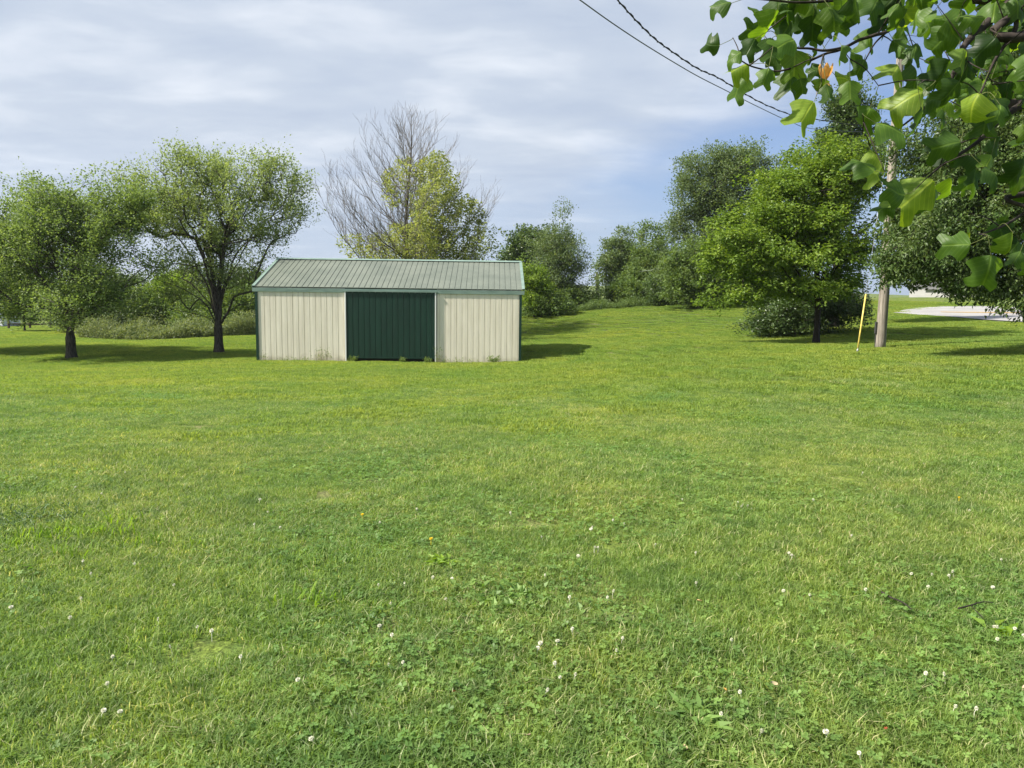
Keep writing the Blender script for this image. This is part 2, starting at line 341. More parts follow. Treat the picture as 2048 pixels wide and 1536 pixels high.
fnear = [blades(5200, 1.0, .018, .058, .0050, .9, M_grass, 'grass_patch_%d' % i, drylo=.09+.05*i) for i in range(3)]
ffar = [blades(1700, 1.4, .03, .07, .013, .7, M_grassfar, 'grass_patch_far_%d' % i, drylo=.06) for i in range(2)]
clov = [clover_patch(170, .8, 'clover_patch_%d' % i) for i in range(2)]
SH0 = P(515, 724, 30.5)[:2]
def inshed(x, y): return (x > -10.4) & (x < .25) & (y > 30.5) & (y < 38)
def roadmask(x, y):
    u = np.empty(len(x)); inside = np.zeros(len(x), bool)
    poly = np.r_[RN[:, :2], RF[::-1, :2]]
    j = len(poly)-1
    for i in range(len(poly)):
        xi, yi = poly[i]; xj, yj = poly[j]
        c = ((yi > y) != (yj > y)) & (x < (xj-xi)*(y-yi)/(yj-yi+1e-12)+xi); inside ^= c; j = i
    return inside
px_, ps_ = [], []
x, y = wedge(.8, 24, .56); kp = rng.random(len(x)) < 1-sst(9, 23, y); x, y = x[kp], y[kp]; k1 = np.c_[x, y, gz(x, y)]
i1 = rng.integers(0, 3, len(x)).astype(float)
s1 = rng.uniform(.6, 1.15, len(x))*(1+.3*np.sin(x*1.3+1)*np.sin(y*1.1))
pt = (np.sin(k1[:, 0]*1.15+.7)*np.sin(k1[:, 1]*1.6-.4)+.6*np.sin(k1[:, 0]*2.9+k1[:, 1]*2.1) > 1.12); s1[pt] *= .8
x, y = wedge(9, 64, .8); keep = ~inshed(x, y) & ~roadmask(x, y) & (rng.random(len(x)) < sst(6, 20, y)); x, y = x[keep], y[keep]
k2 = np.c_[x, y, gz(x, y)]; i2 = rng.integers(3, 5, len(x)).astype(float); s2 = rng.uniform(.8, 1.15, len(x))
# clover: scattered in drifts
x, y = wedge(1.0, 16, .42); msk = (np.sin(x*1.9+.6*y)+np.sin(y*2.3-x*.8+2)+np.sin(x*.7+1.2)*.8+rng.normal(0, .5, len(x))) > .25
x, y = x[msk], y[msk]; k3 = np.c_[x, y, gz(x, y)]; i3 = rng.integers(5, 7, len(x)).astype(float); s3 = rng.uniform(.7, 1.25, len(x))
lawn = points_obj('lawn_grass', np.r_[k1, k2, k3], np.r_[i1, i2, i3], np.r_[s1, s2, s3], fnear+ffar+clov, M_grass)
tag(lawn, 'mown green lawn grass and clover covering the whole yard', 'grass', kind='stuff')

# ------------------------------------------------------------ shed
SH_Z = -1.0; SX, SY, SA, SW, SD, SHH, SRISE, SOV, SOF = -10.42, 30.5, .026, 10.73, 7.3, 3.05, 1.27, .11, .035
SH_Z = float(P(515, 724, SY)[2]); SX = float(P(515, 724, SY)[0])
shed = empty('shed', (SX, SY, SH_Z), 'long low metal shed with cream ribbed walls, dark green sliding door and weathered green roof', 'shed')
shed.rotation_euler = (0, 0, SA)
sheet = lambda nm, c, **k: mat(nm, c, k.pop('rough', .5), k.pop('spec', .4), **k)
M_cream = sheet('cream_painted_sheet', (.74, .69, .58), noise=[(1.3, 5, (.90, .89, .87), (1.04, 1.04, 1.04), (3, 3, .35)), (6, 6, (.95, .95, .94), (1.03, 1.03, 1.03), (6, 6, .3))])
M_green = sheet('dark_green_sheet', (.0035, .029, .018), noise=[(2, 4, (.85, .85, .85), (1.15, 1.15, 1.15), (3, 3, .5))], rough=.45)
M_roof = sheet('weathered_green_roof_sheet', (.13, .15, .122), noise=[(.9, 6, (.84, .86, .86), (1.12, 1.1, 1.1), (1, 1, 1)), (14, 5, (.93, .93, .93), (1.05, 1.05, 1.05), (2, .3, 1))], rough=.6)
M_trimg = sheet('faded_green_trim', (.165, .24, .205), noise=[(3, 5, (.82, .84, .84), (1.2, 1.16, 1.16), (.6, 3, 3))], rough=.55)
M_whitet = sheet('white_trim', (.75, .76, .74)); M_dark = mat('dark_interior', (.02, .02, .018), .9, .1)
M_gap = mat('dark_concrete_sill', (.12, .11, .10), .9, .1)  # one even dark grey concrete colour
def foot_dirt(m):
    nt = m.node_tree; n, l = nodes(nt); b = next(q for q in nt.nodes if q.type == 'BSDF_PRINCIPLED'); src = b.inputs['Base Color'].links[0].from_socket
    tc = n('ShaderNodeTexCoord'); sp = n('ShaderNodeSeparateXYZ'); l(tc, sp.inputs[0], 'Object'); t = n('ShaderNodeTexNoise', i_Scale=3.5, i_Detail=5); l(tc, t.inputs['Vector'], 'Object')
    a = n('ShaderNodeMath', operation='MULTIPLY_ADD', i_1=-.9, i_2=.45); l(t, a.inputs[0]); ad = n('ShaderNodeMath', operation='ADD'); l(sp, ad.inputs[0], 2); l(a, ad.inputs[1])
    mr = n('ShaderNodeMapRange', i_1=-.05, i_2=.32, i_3=.55, i_4=0); l(ad, mr.inputs[0]); x = n('ShaderNodeMix', data_type='RGBA'); l(mr, x.inputs[0]); nt.links.new(src, x.inputs[6]); x.inputs[7].default_value = (.25, .22, .13, 1)
    l(x, b.inputs['Base Color'], 2)
foot_dirt(M_cream)
def ribbed(mb, x0, x1, zlo, zhi, off=.0, pitch=.2286, hh=.016, wb=.024, wt=.01, minor=True, frame=None, x_phase=0):
    """ribbed sheet in local (u along wall, v up) with ribs inverted to grooves that hold the rib shade, w outwards; frame maps (u, v, w)->xyz; zlo/zhi may be functions of u"""
    prof = []; k0 = math.floor((x0-x_phase)/pitch)
    k = k0-1; prof.append((x0, 0))
    while x_phase+k*pitch < x1+wb:
        c = x_phase+k*pitch
        for du, w in ((-wb/2, 0), (-wb/2+.003, -hh), (wb/2-.003, -hh), (wb/2, 0), (pitch*.33, 0), (pitch*.33+.006, .0012), (pitch*.66, .0012), (pitch*.66+.006, 0)):  # ribs turned inward as grooves, so each holds a thin dark shade line
            u = c+du
            if x0 < u < x1: prof.append((u, w))
        k += 1
    prof.append((x1, 0)); V = []; F = []
    fz = (lambda q: (lambda u: q)) ; zl = zlo if callable(zlo) else fz(zlo); zh = zhi if callable(zhi) else fz(zhi)
    for (u, w) in prof: V += [frame(u, zl(u), w+off), frame(u, zh(u), w+off)]
    n_ = len(prof)
    for i in range(n_-1): F.append((2*i, 2*i+2, 2*i+3, 2*i+1))
    # back skin for thickness
    b = len(V)
    for (u, w) in prof: V += [frame(u, zl(u), off-.02), frame(u, zh(u), off-.02)]
    for i in range(n_-1): F.append((b+2*i, b+2*i+1, b+2*i+3, b+2*i+2))
    for i in range(n_-1): F.append((2*i+1, 2*i+3, b+2*i+3, b+2*i+1)); F.append((2*i, b+2*i, b+2*i+2, 2*i+2))
    F.append((0, 1, b+1, b)); F.append((2*n_-2, b+2*n_-2, b+2*n_-1, 2*n_-1))
    return mb.add(V, F)
front = lambda u, v, w: (u, -w, v)
DX0, DX1 = .336*SW, .676*SW
for (a, b, lab) in ((.0, DX0-.03, 'cream ribbed wall panel with thin dark scratches left of the door'), (DX1+.03, SW, 'cream ribbed wall panel right of the door')):
    m = MB(); ribbed(m, a+.03, b, .0, SHH-.02, frame=front, x_phase=.1, hh=.016, wb=.024); o = m.build('front_wall', M_cream, shed); o['label'] = lab
m = MB(); ribbed(m, DX0-.02, DX1+.02, 2.93, SHH-.02, frame=front, x_phase=.1, off=-.03); m.build('door_header', M_green, shed)
gab = lambda y: SHH-.02+SRISE*(1-abs(y-SD/2)/(SD/2))
m = MB(); ribbed(m, .03, SD-.03, -.25, gab, frame=lambda u, v, w: (-w, u, v)); m.build('side_wall', M_green, shed)
m = MB(); ribbed(m, .03, SD-.03, -.25, gab, frame=lambda u, v, w: (SW+w, u, v)); m.build('side_wall', M_green, shed)
m = MB(); ribbed(m, .03, SW-.03, -.25, SHH-.02, frame=lambda u, v, w: (u, SD+w, v)); m.build('back_wall', M_cream, shed)
def slope_frame(sgn):
    L = math.hypot(SD/2+SOF, SRISE); s_ = SRISE/(SD/2)
    def f(u, v, w):
        y = -SOF+v; z = SHH+.03+(y)*s_
        nn = math.hypot(1, s_); yy = y-w*s_/nn; zz = z+w/nn
        return (u, yy if sgn > 0 else SD-yy, zz)
    return f
for sg in (1, -1):
    m = MB(); ribbed(m, -SOV, SW+SOV, 0, SD/2+SOF, frame=slope_frame(sg), x_phase=.03, hh=.018, wb=.03); m.build('roof_panel', M_roof, shed)
# ridge cap, fascia, rake trim
zt = SHH+.03+SRISE
m = MB(); m.add([(-SOV-.01, SD/2-.16, zt-.012), (-SOV-.01, SD/2, zt+.055), (-SOV-.01, SD/2+.16, zt-.012), (SW+SOV+.01, SD/2-.16, zt-.012), (SW+SOV+.01, SD/2, zt+.055), (SW+SOV+.01, SD/2+.16, zt-.012)],
                [(0, 3, 4, 1), (1, 4, 5, 2), (0, 1, 2), (5, 4, 3), (0, 2, 5, 3)]); m.build('ridge_cap', M_trimg, shed)
for yy in (-SOF-.004, SD+SOF-.026):
    m = MB(); m.box((-SOV-.02, yy, SHH-.19), (SW+SOV+.02, yy+.03, SHH-.035)); m.box((-SOV-.02, yy+.0301 if yy < 0 else yy-.08, SHH-.19), (SW+SOV+.02, yy+.037 if yy < 0 else yy-.0001, SHH-.175)); m.build('fascia', M_trimg, shed)
for xx in (-SOV-.035, SW+SOV+.005):
    for sg in (1, -1):
        f = slope_frame(sg); a = [f(xx, .0, -.13), f(xx, .0, .035), f(xx, SD/2+SOF, .035), f(xx, SD/2+SOF, -.13)]; w_ = .03
        b = [(q[0]+w_, q[1], q[2]) for q in a]; m = MB(); m.add(a+b, [(0, 1, 2, 3), (7, 6, 5, 4), (0, 4, 5, 1), (1, 5, 6, 2), (2, 6, 7, 3), (3, 7, 4, 0)])
        inn = .12 if xx < 0 else -.09
        c = [f(xx+(0 if xx < 0 else w_), .0, .031), f(xx+(0 if xx < 0 else w_), SD/2+SOF, .031), f(xx+inn, SD/2+SOF, .031), f(xx+inn, .0, .031)]
        m.add(c+[(q[0], q[1], q[2]-.004) for q in c], [(0, 1, 2, 3), (7, 6, 5, 4), (0, 3, 7, 4), (2, 1, 5, 6), (3, 2, 6, 7)]); m.build('rake_trim', M_trimg, shed)
for (x0_, x1_) in ((-.03, .075), (SW-.075, SW+.03)):
    m = MB(); m.box((x0_, -.028, -.12), (x1_, .0, SHH-.2)); xa = x0_ if x0_ < 1 else x1_-.022
    m.box((xa, .0005, -.12), (xa+.022, .11, SHH-.2)); m.build('corner_trim', M_green, shed)
door = None
m = MB(); ribbed(m, DX0+.03, DX1-.03, .25, 2.90, frame=front, off=.05, hh=.016, wb=.024, x_phase=.02); door = m.build('sliding_door', M_green, shed)
m = MB(); m.box((DX0+.03, -.068, .205), (DX1-.03, -.03, .2495)); m.build('bottom_rail', M_green, door)
m = MB(); m.box((DX0-.06, -.10, 2.9005), (DX1+.06, -.032, 2.955)); m.build('door_track', M_trimg, shed)
for xx in (DX0-.03, DX1-.025):
    m = MB(); m.box((xx, -.075, .0), (xx+.05, .02, 2.9)); m.build('door_jamb', M_whitet, shed)
m = MB(); m.box((DX0+.03, .05, -.1), (DX1-.03, .12, .30)); m.build('gap_shade_block', M_dark, shed)  # block behind the door gap; its near-black colour stands in for shade
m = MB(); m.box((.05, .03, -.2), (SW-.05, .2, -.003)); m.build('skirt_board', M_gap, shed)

# ------------------------------------------------------------ trees
def quat_leaves(c, d, up, ln, wd, fold=.25, droop=0.):
    """diamond leaves: c base, d direction, up approx normal; returns verts (n,4,3)"""
    d = d/(np.linalg.norm(d, axis=1)[:, None]+1e-9); s = np.cross(d, up); s /= np.linalg.norm(s, axis=1)[:, None]+1e-9; nn = np.cross(s, d)
    ln = ln[:, None]; wd = wd[:, None]; V = np.empty((len(c), 4, 3))
    V[:, 0] = c; V[:, 1] = c+d*ln*.45+s*wd*.5+nn*wd*fold; V[:, 2] = c+d*ln-nn*ln*droop; V[:, 3] = c+d*ln*.45-s*wd*.5+nn*wd*fold
    return V
def ell_sample(ells, n_, shell=2.4, r=rng, clump=0, cr=.75, cf=.4):
    """ells: rows of centre xyz, radii xyz, weight"""
    E_ = np.array(ells, float); w_ = E_[:, 3]*E_[:, 4]*E_[:, 5]*E_[:, 6]; k = r.choice(len(E_), n_, p=w_/w_.sum())
    v = r.normal(size=(n_, 3)); v /= np.linalg.norm(v, axis=1)[:, None]; rad = r.random(n_)**(1/shell)
    T = E_[k, :3]+v*E_[k, 3:6]*rad[:, None]
    if clump:
        c = T[:clump]; j = r.integers(0, clump, n_); sc = (r.normal(size=(n_, 3))*.42).clip(-1, 1)*np.array([1, 1, cf])*cr*r.uniform(.6, 1.3, clump)[j][:, None]
        T = np.where((r.random(n_) < .88)[:, None], c[j]+sc, T)
    return T, v, k
class Skel:
    def __init__(s, pts, rad=None):
        s.p = [np.array(q, float) for q in pts]; s.par = [-1]+list(range(len(pts)-1)); s.base = len(pts); s.tips = []
    def grow(s, T, seg=.5, minstart=2, curve=.18, jit=.05, wang=.9, allow=None):
        o = np.array(s.p[min(minstart, len(s.p)-1)]); order = np.argsort(np.linalg.norm(T-o, axis=1))
        cap = len(s.p)+len(T)*14; Pn = np.zeros((cap, 3)); Dn = np.zeros((cap, 3)); m = len(s.p); Pn[:m] = s.p
        for i in range(m): Dn[i] = Pn[i]-Pn[s.par[i]] if s.par[i] >= 0 else (0, 0, 1)
        par = list(s.par); Dn[:m] /= np.linalg.norm(Dn[:m], axis=1)[:, None]+1e-9
        if allow is None: allow = minstart
        for ti in order:
            t = T[ti]; v = t-Pn[allow:m]; L = np.linalg.norm(v, axis=1)+1e-6; cs = (v*Dn[allow:m]).sum(1)/L
            i = int(np.argmin(L*(1+wang*(1-cs))))+allow; d0 = Dn[i]; p = Pn[i]; L0 = L[i-allow]; k = max(1, int(L0/seg)); k = min(k, 13)
            q1 = p+d0*L0*curve*.6+np.array([0, 0, .05*L0])
            prev = i; last = p
            for j in range(1, k+1):
                u = j/k; q = (1-u)**2*p+2*u*(1-u)*q1+u*u*t
                if j < k: q = q+rng.normal(0, jit, 3)*min(1, L0)
                if m >= cap: break
                Pn[m] = q; dd = q-last; Dn[m] = dd/(np.linalg.norm(dd)+1e-9); par.append(prev); prev = m; last = q; m += 1
            s.tips.append(prev)
        s.P = Pn[:m]; s.D = Dn[:m]; s.par2 = np.array(par[:m]); return s
    def limbs(s, T, n_, start, up=.5, out=.2, jit=.05, reach=.82):
        """main limbs: bezier arcs from the fork to spread-out targets"""
        o = s.p[start]; c = T[np.linalg.norm(T-o, axis=1) > 1.2]; pick = [int(np.argmax(c[:, 2]))]; dm = np.linalg.norm(c-c[pick[0]], axis=1)
        while len(pick) < n_: j = int(np.argmax(dm)); pick.append(j); dm = np.minimum(dm, np.linalg.norm(c-c[j], axis=1))
        for j in pick:
            t = o+(c[j]-o)*reach; i0 = start-int(rng.integers(0, 3)) if start > 3 else start; p = s.p[i0]; L = np.linalg.norm(t-p); hv = (t-p)*np.array([1, 1, 0]); q1 = p+hv*out+np.array([0, 0, max(.15*L, up*(t[2]-p[2]))])
            k = max(4, int(L/.45)); pr = i0
            for a in range(1, k+1):
                u = a/k; q = (1-u)**2*p+2*u*(1-u)*q1+u*u*t+rng.normal(0, jit, 3)*(.4+u); s.p.append(q); s.par.append(pr); pr = len(s.p)-1
        return s
    def radii(s, rtip, rbase, p=2.2):
        m = len(s.P); cnt = np.zeros(m)
        ch = np.bincount(s.par2[1:], minlength=m); cnt[ch == 0] = 1
        for i in range(m-1, 0, -1): cnt[s.par2[i]] += cnt[i]
        r = rtip*cnt**(1/p); k = rbase/r[0]
        if k < 1 or True: r = rtip+(r-rtip)*(rbase-rtip)/(r[0]-rtip+1e-9)
        s.r = r; return s
    def mesh(s, name, m, parent, sides=5, rmin=0, sel=None, loc=None, flare=0):
        i = np.arange(1, len(s.P)); 
        if rmin: i = i[s.r[i] > rmin]
        if sel is not None: i = i[sel[i]]
        a, b = s.P[s.par2[i]], s.P[i]; ra, rb = np.minimum(s.r[s.par2[i]], s.r[i]*1.25), s.r[i]; ra = np.where(i < s.base, s.r[s.par2[i]], ra)
        d = b-a; L = np.linalg.norm(d, axis=1)[:, None]+1e-9; d /= L; a = a-d*np.minimum(ra[:, None]*.3, L*.2)
        da = np.where((s.par2[i] > 0)[:, None], s.D[s.par2[i]], d)
        V = np.empty((len(i), 2*sides, 3)); 
        ref = np.where(np.abs(d[:, 2:3]) > .9, np.array([[1., 0, 0]]), np.array([[0, 0, 1.]])); u = np.cross(ref, d); u /= np.linalg.norm(u, axis=1)[:, None]; v = np.cross(d, u)
        for j in range(sides):
            an = 2*math.pi*j/sides; o_ = u*math.cos(an)+v*math.sin(an); V[:, j] = a+o_*ra[:, None]; V[:, sides+j] = b+o_*rb[:, None]
        base = (np.arange(len(i))*2*sides)[:, None]; F = []
        for j in range(sides): F.append(np.concatenate([base+j, base+(j+1) % sides, base+sides+(j+1) % sides, base+sides+j], 1))
        return mesh_np(name, V.reshape(-1, 3), [np.concatenate(F)], m, parent, smooth=True, loc=loc)
def leafcloud(c, ax_, k, spread, ln, wd, tipbias=.5, flat=.35, droop=0., updir=.3, sprig=.35, grp=None, hang=0.):
    """k leaves about every cluster centre c, drawn along a short sprig ax_"""
    n_ = len(c)*k; i = np.repeat(np.arange(len(c)), k); t = rng.random(n_)
    pos = c[i]+ax_[i]*(t*sprig)[:, None]+rng.normal(0, 1, (n_, 3))*spread*(1-.55*t)[:, None]*np.array([1, 1, .75])
    pos[:, 2] -= hang*rng.random(n_)
    d = rng.normal(0, 1, (n_, 3)); d[:, 2] *= flat; d += ax_[i]*.5; d[:, 2] += updir
    up = rng.normal(0, .55, (n_, 3)); up[:, 2] += 1
    L = ln*rng.uniform(.6, 1.25, n_); w_ = wd*rng.uniform(.7, 1.25, n_)
    V = quat_leaves(pos, d, up, L, w_, .18, droop)
    cr = rng.random(len(c))[i]; r = np.clip(.55*cr+.45*rng.random(n_), 0, 1)
    return V, r, i
def crown_mesh(name, V, r, m, parent, loc):
    n_ = len(V); return mesh_np(name, V.reshape(-1, 3), [np.arange(n_*4).reshape(-1, 4)], m, parent, attrs={'rnd': np.repeat(r, 4)}, loc=loc)
def E(D, L, dr=None):
    """ellipsoids given as (px, py, rx_px, ry_px[, depth offset, weight, depth radius factor])"""
    out = []
    for q in L:
        px, py, rx, ry = q[:4]; dD = q[4] if len(q) > 4 else 0; w_ = q[5] if len(q) > 5 else 1; fr = q[6] if len(q) > 6 else .9
        c = P(px, py, D+dD); s_ = (D+dD)/FPX; out.append([c[0], c[1], c[2], rx*s_, rx*s_*fr, ry*s_, w_])
    return out
def trunk_pts(px, py, D, top, n_=7, lean=(0, 0), sink=.15):
    b = P(px, py, D); b[2] = gzs(b[0], b[1]); z = np.linspace(-sink, top, n_)
    return [b+np.array([lean[0]*max(k, 0)/top, lean[1]*max(k, 0)/top, k]) for k in z], b
def tree(name, label, px, py, D, ells, ntar, kleaf, leaf, m_leaf, rbase, fork=1.8, spread=.28, lnwd=(.10, .07), m_bark=None, sprig=.5, updir=.3, group=None, cat='tree', shell=2.2,
         droop=0, hang=0, rtip=.008, lean=(0, 0), seg=.5, extra_shell=0, upspr=.6, minz=None, flare=1.25, flat=.35, below=None, frac=1.0, nlimb=0, clump=0, cr=.75, cf=.45, wang=1.3, limb_up=.6, tipk=1):
    pts, b = trunk_pts(px, py, D, fork, lean=lean)
    T, v, k = ell_sample(E(D, ells), ntar, shell, clump=clump, cr=cr, cf=cf)
    g = gz(T[:, 0], T[:, 1]); T = T[T[:, 2] > g+.35]; 
    root = empty(name, b, label, cat, group)
    sk = Skel(pts)
    if nlimb: sk.limbs(T, nlimb, len(pts)-1, up=limb_up)
    sk.grow(T, seg=seg, minstart=len(pts)-2, wang=wang); sk.radii(rtip, rbase)
    sk.r[0] *= flare+.2; sk.r[1] *= flare
    o = sk.mesh('trunk', m_bark or M_bark, root, 6, loc=b)
    tips = np.array(sk.tips)
    if frac < 1: tips = tips[rng.random(len(tips)) < frac]
    c = sk.P[tips]; ax_ = sk.D[tips]*.6; ax_[:, 2] += upspr; ax_ += rng.normal(0, .25, ax_.shape); ax_ /= np.linalg.norm(ax_, axis=1)[:, None]
    # side sprigs along the last stretch of each twig
    par = sk.par2[tips]; c2 = sk.P[par]; c = np.r_[c, (c+c2)/2]; ax_ = np.r_[ax_, ax_+rng.normal(0, .4, ax_.shape)]
    V, r, i = leafcloud(c, ax_, kleaf, spread, lnwd[0], lnwd[1], sprig=sprig, updir=updir, droop=droop, hang=hang, flat=flat)
    crown_mesh('crown', V, r, m_leaf, root, b)
    return root, sk
L_maple = leafmat('silver_maple_leaves', (.125, .185, .06), (.225, .29, .10), .47, .5, .35, (.27, .34, .13), None, (1.5, 1.45, .8))
L_maple2 = leafmat('maple_leaves_darker', (.090, .150, .042), (.175, .25, .072), .42, .5, .35, (.25, .33, .10), None, (1.5, 1.45, .8))
L_lime = leafmat('yellow_green_leaves', (.085, .155, .022), (.17, .26, .038), .40, .5, .3, (.27, .36, .06), None, (1.5, 1.45, .6))
L_dark = leafmat('deep_green_leaves', (.030, .060, .018), (.070, .12, .034), .28, .4, .45, (.13, .19, .06), None)
L_mid = leafmat('mid_green_leaves', (.055, .105, .026), (.115, .180, .045), .35, .5, .35, (.17, .23, .075), None)
L_grey = leafmat('grey_green_leaves', (.060, .105, .040), (.115, .170, .062), .32, .5, .35, (.19, .24, .12), None)
L_gloss = leafmat('glossy_drooping_leaves', (.036, .076, .018), (.090, .142, .036), .25, .45, .3, (.15, .20, .07), None)
L_syc = leafmat('young_sycamore_leaves', (.18, .23, .06), (.27, .32, .09), .45, .5, .3, (.34, .37, .13), None, (1.5, 1.4, .8))

tree('maple_tree', 'leafy maple with a forked trunk and a crown reaching close to the ground', 143, 717, 33,
     [(90, 470, 110, 90, 0, 1), (190, 475, 110, 95, 0, 1), (60, 560, 110, 80, 0, 1), (230, 550, 100, 85, 0, 1), (140, 510, 130, 120, 1.5, .7), (120, 415, 90, 45, 0, 1.3), (215, 425, 70, 45, 0, 1), (150, 610, 75, 42, -2.2, 2.2), (255, 600, 60, 50, 0, 1), (60, 610, 60, 30), (20, 490, 60, 80), (275, 410, 40, 45)],
     1900, 20, None, L_maple2, .20, fork=1.5, spread=.17, lnwd=(.105, .08), upspr=.55, updir=.1, sprig=.7, clump=110, cr=.9, cf=.6, nlimb=16, wang=1.5, limb_up=.75)
tree('maple_tree', 'airy maple with upswept limbs and a single straight trunk just left of the shed', 438, 706, 36,
     [(440, 425, 135, 108, 0, 1), (325, 410, 88, 82, 0, 1), (535, 425, 84, 90, 0, 1), (440, 500, 160, 70, 0, .75), (565, 460, 60, 50, 0, 1), (380, 560, 80, 55, 0, .5), (480, 570, 75, 50, 0, .8), (275, 440, 50, 80, 0, 1), (445, 352, 115, 42, 0, 1.2), (580, 500, 55, 26, 0, 1), (590, 430, 40, 50, 0, 1.2), (270, 470, 45, 50, 0, 1), (560, 360, 50, 45, 0, 1.2), (420, 610, 90, 30, 0, .5)],
     1900, 14, None, L_maple, .20, fork=1.9, spread=.13, lnwd=(.10, .075), upspr=1.0, updir=.3, sprig=.75, clump=120, cr=.8, cf=.9, shell=1.7, nlimb=18, wang=1.5, limb_up=.8)
tree('maple_tree', 'dark leafy tree at the left edge of the photo, its trunk out of view', -110, 712, 36,
     [(-60, 520, 120, 110), (-150, 480, 140, 120), (30, 590, 75, 60), (-80, 610, 120, 40), (60, 560, 50, 50)], 800, 20, None, L_mid, .28, fork=1.6, spread=.3, lnwd=(.14, .10))
tree('lime_green_tree', 'bright yellow-green broad tree on a thin dark trunk beside the utility pole', 1632, 687, 30,
     [(1680, 310, 62, 55), (1620, 360, 130, 70), (1690, 420, 85, 110), (1560, 430, 115, 70), (1480, 500, 70, 55), (1600, 510, 140, 85), (1500, 560, 95, 45, 0, 1.3), (1450, 585, 45, 25, 0, 1.3), (1440, 520, 40, 40, 0, 1.2), (1690, 520, 75, 80), (1640, 400, 110, 110, 1.6), (1620, 580, 100, 28), (1460, 480, 50, 40), (1700, 290, 40, 50), (1600, 300, 30, 28)],
     1500, 22, None, L_lime, .12, clump=170, cr=.85, cf=.32, nlimb=12, limb_up=.4, fork=1.9, spread=.18, lnwd=(.15, .085), upspr=.1, updir=-.15, droop=.25, sprig=.45, hang=.06, m_bark=M_branch)
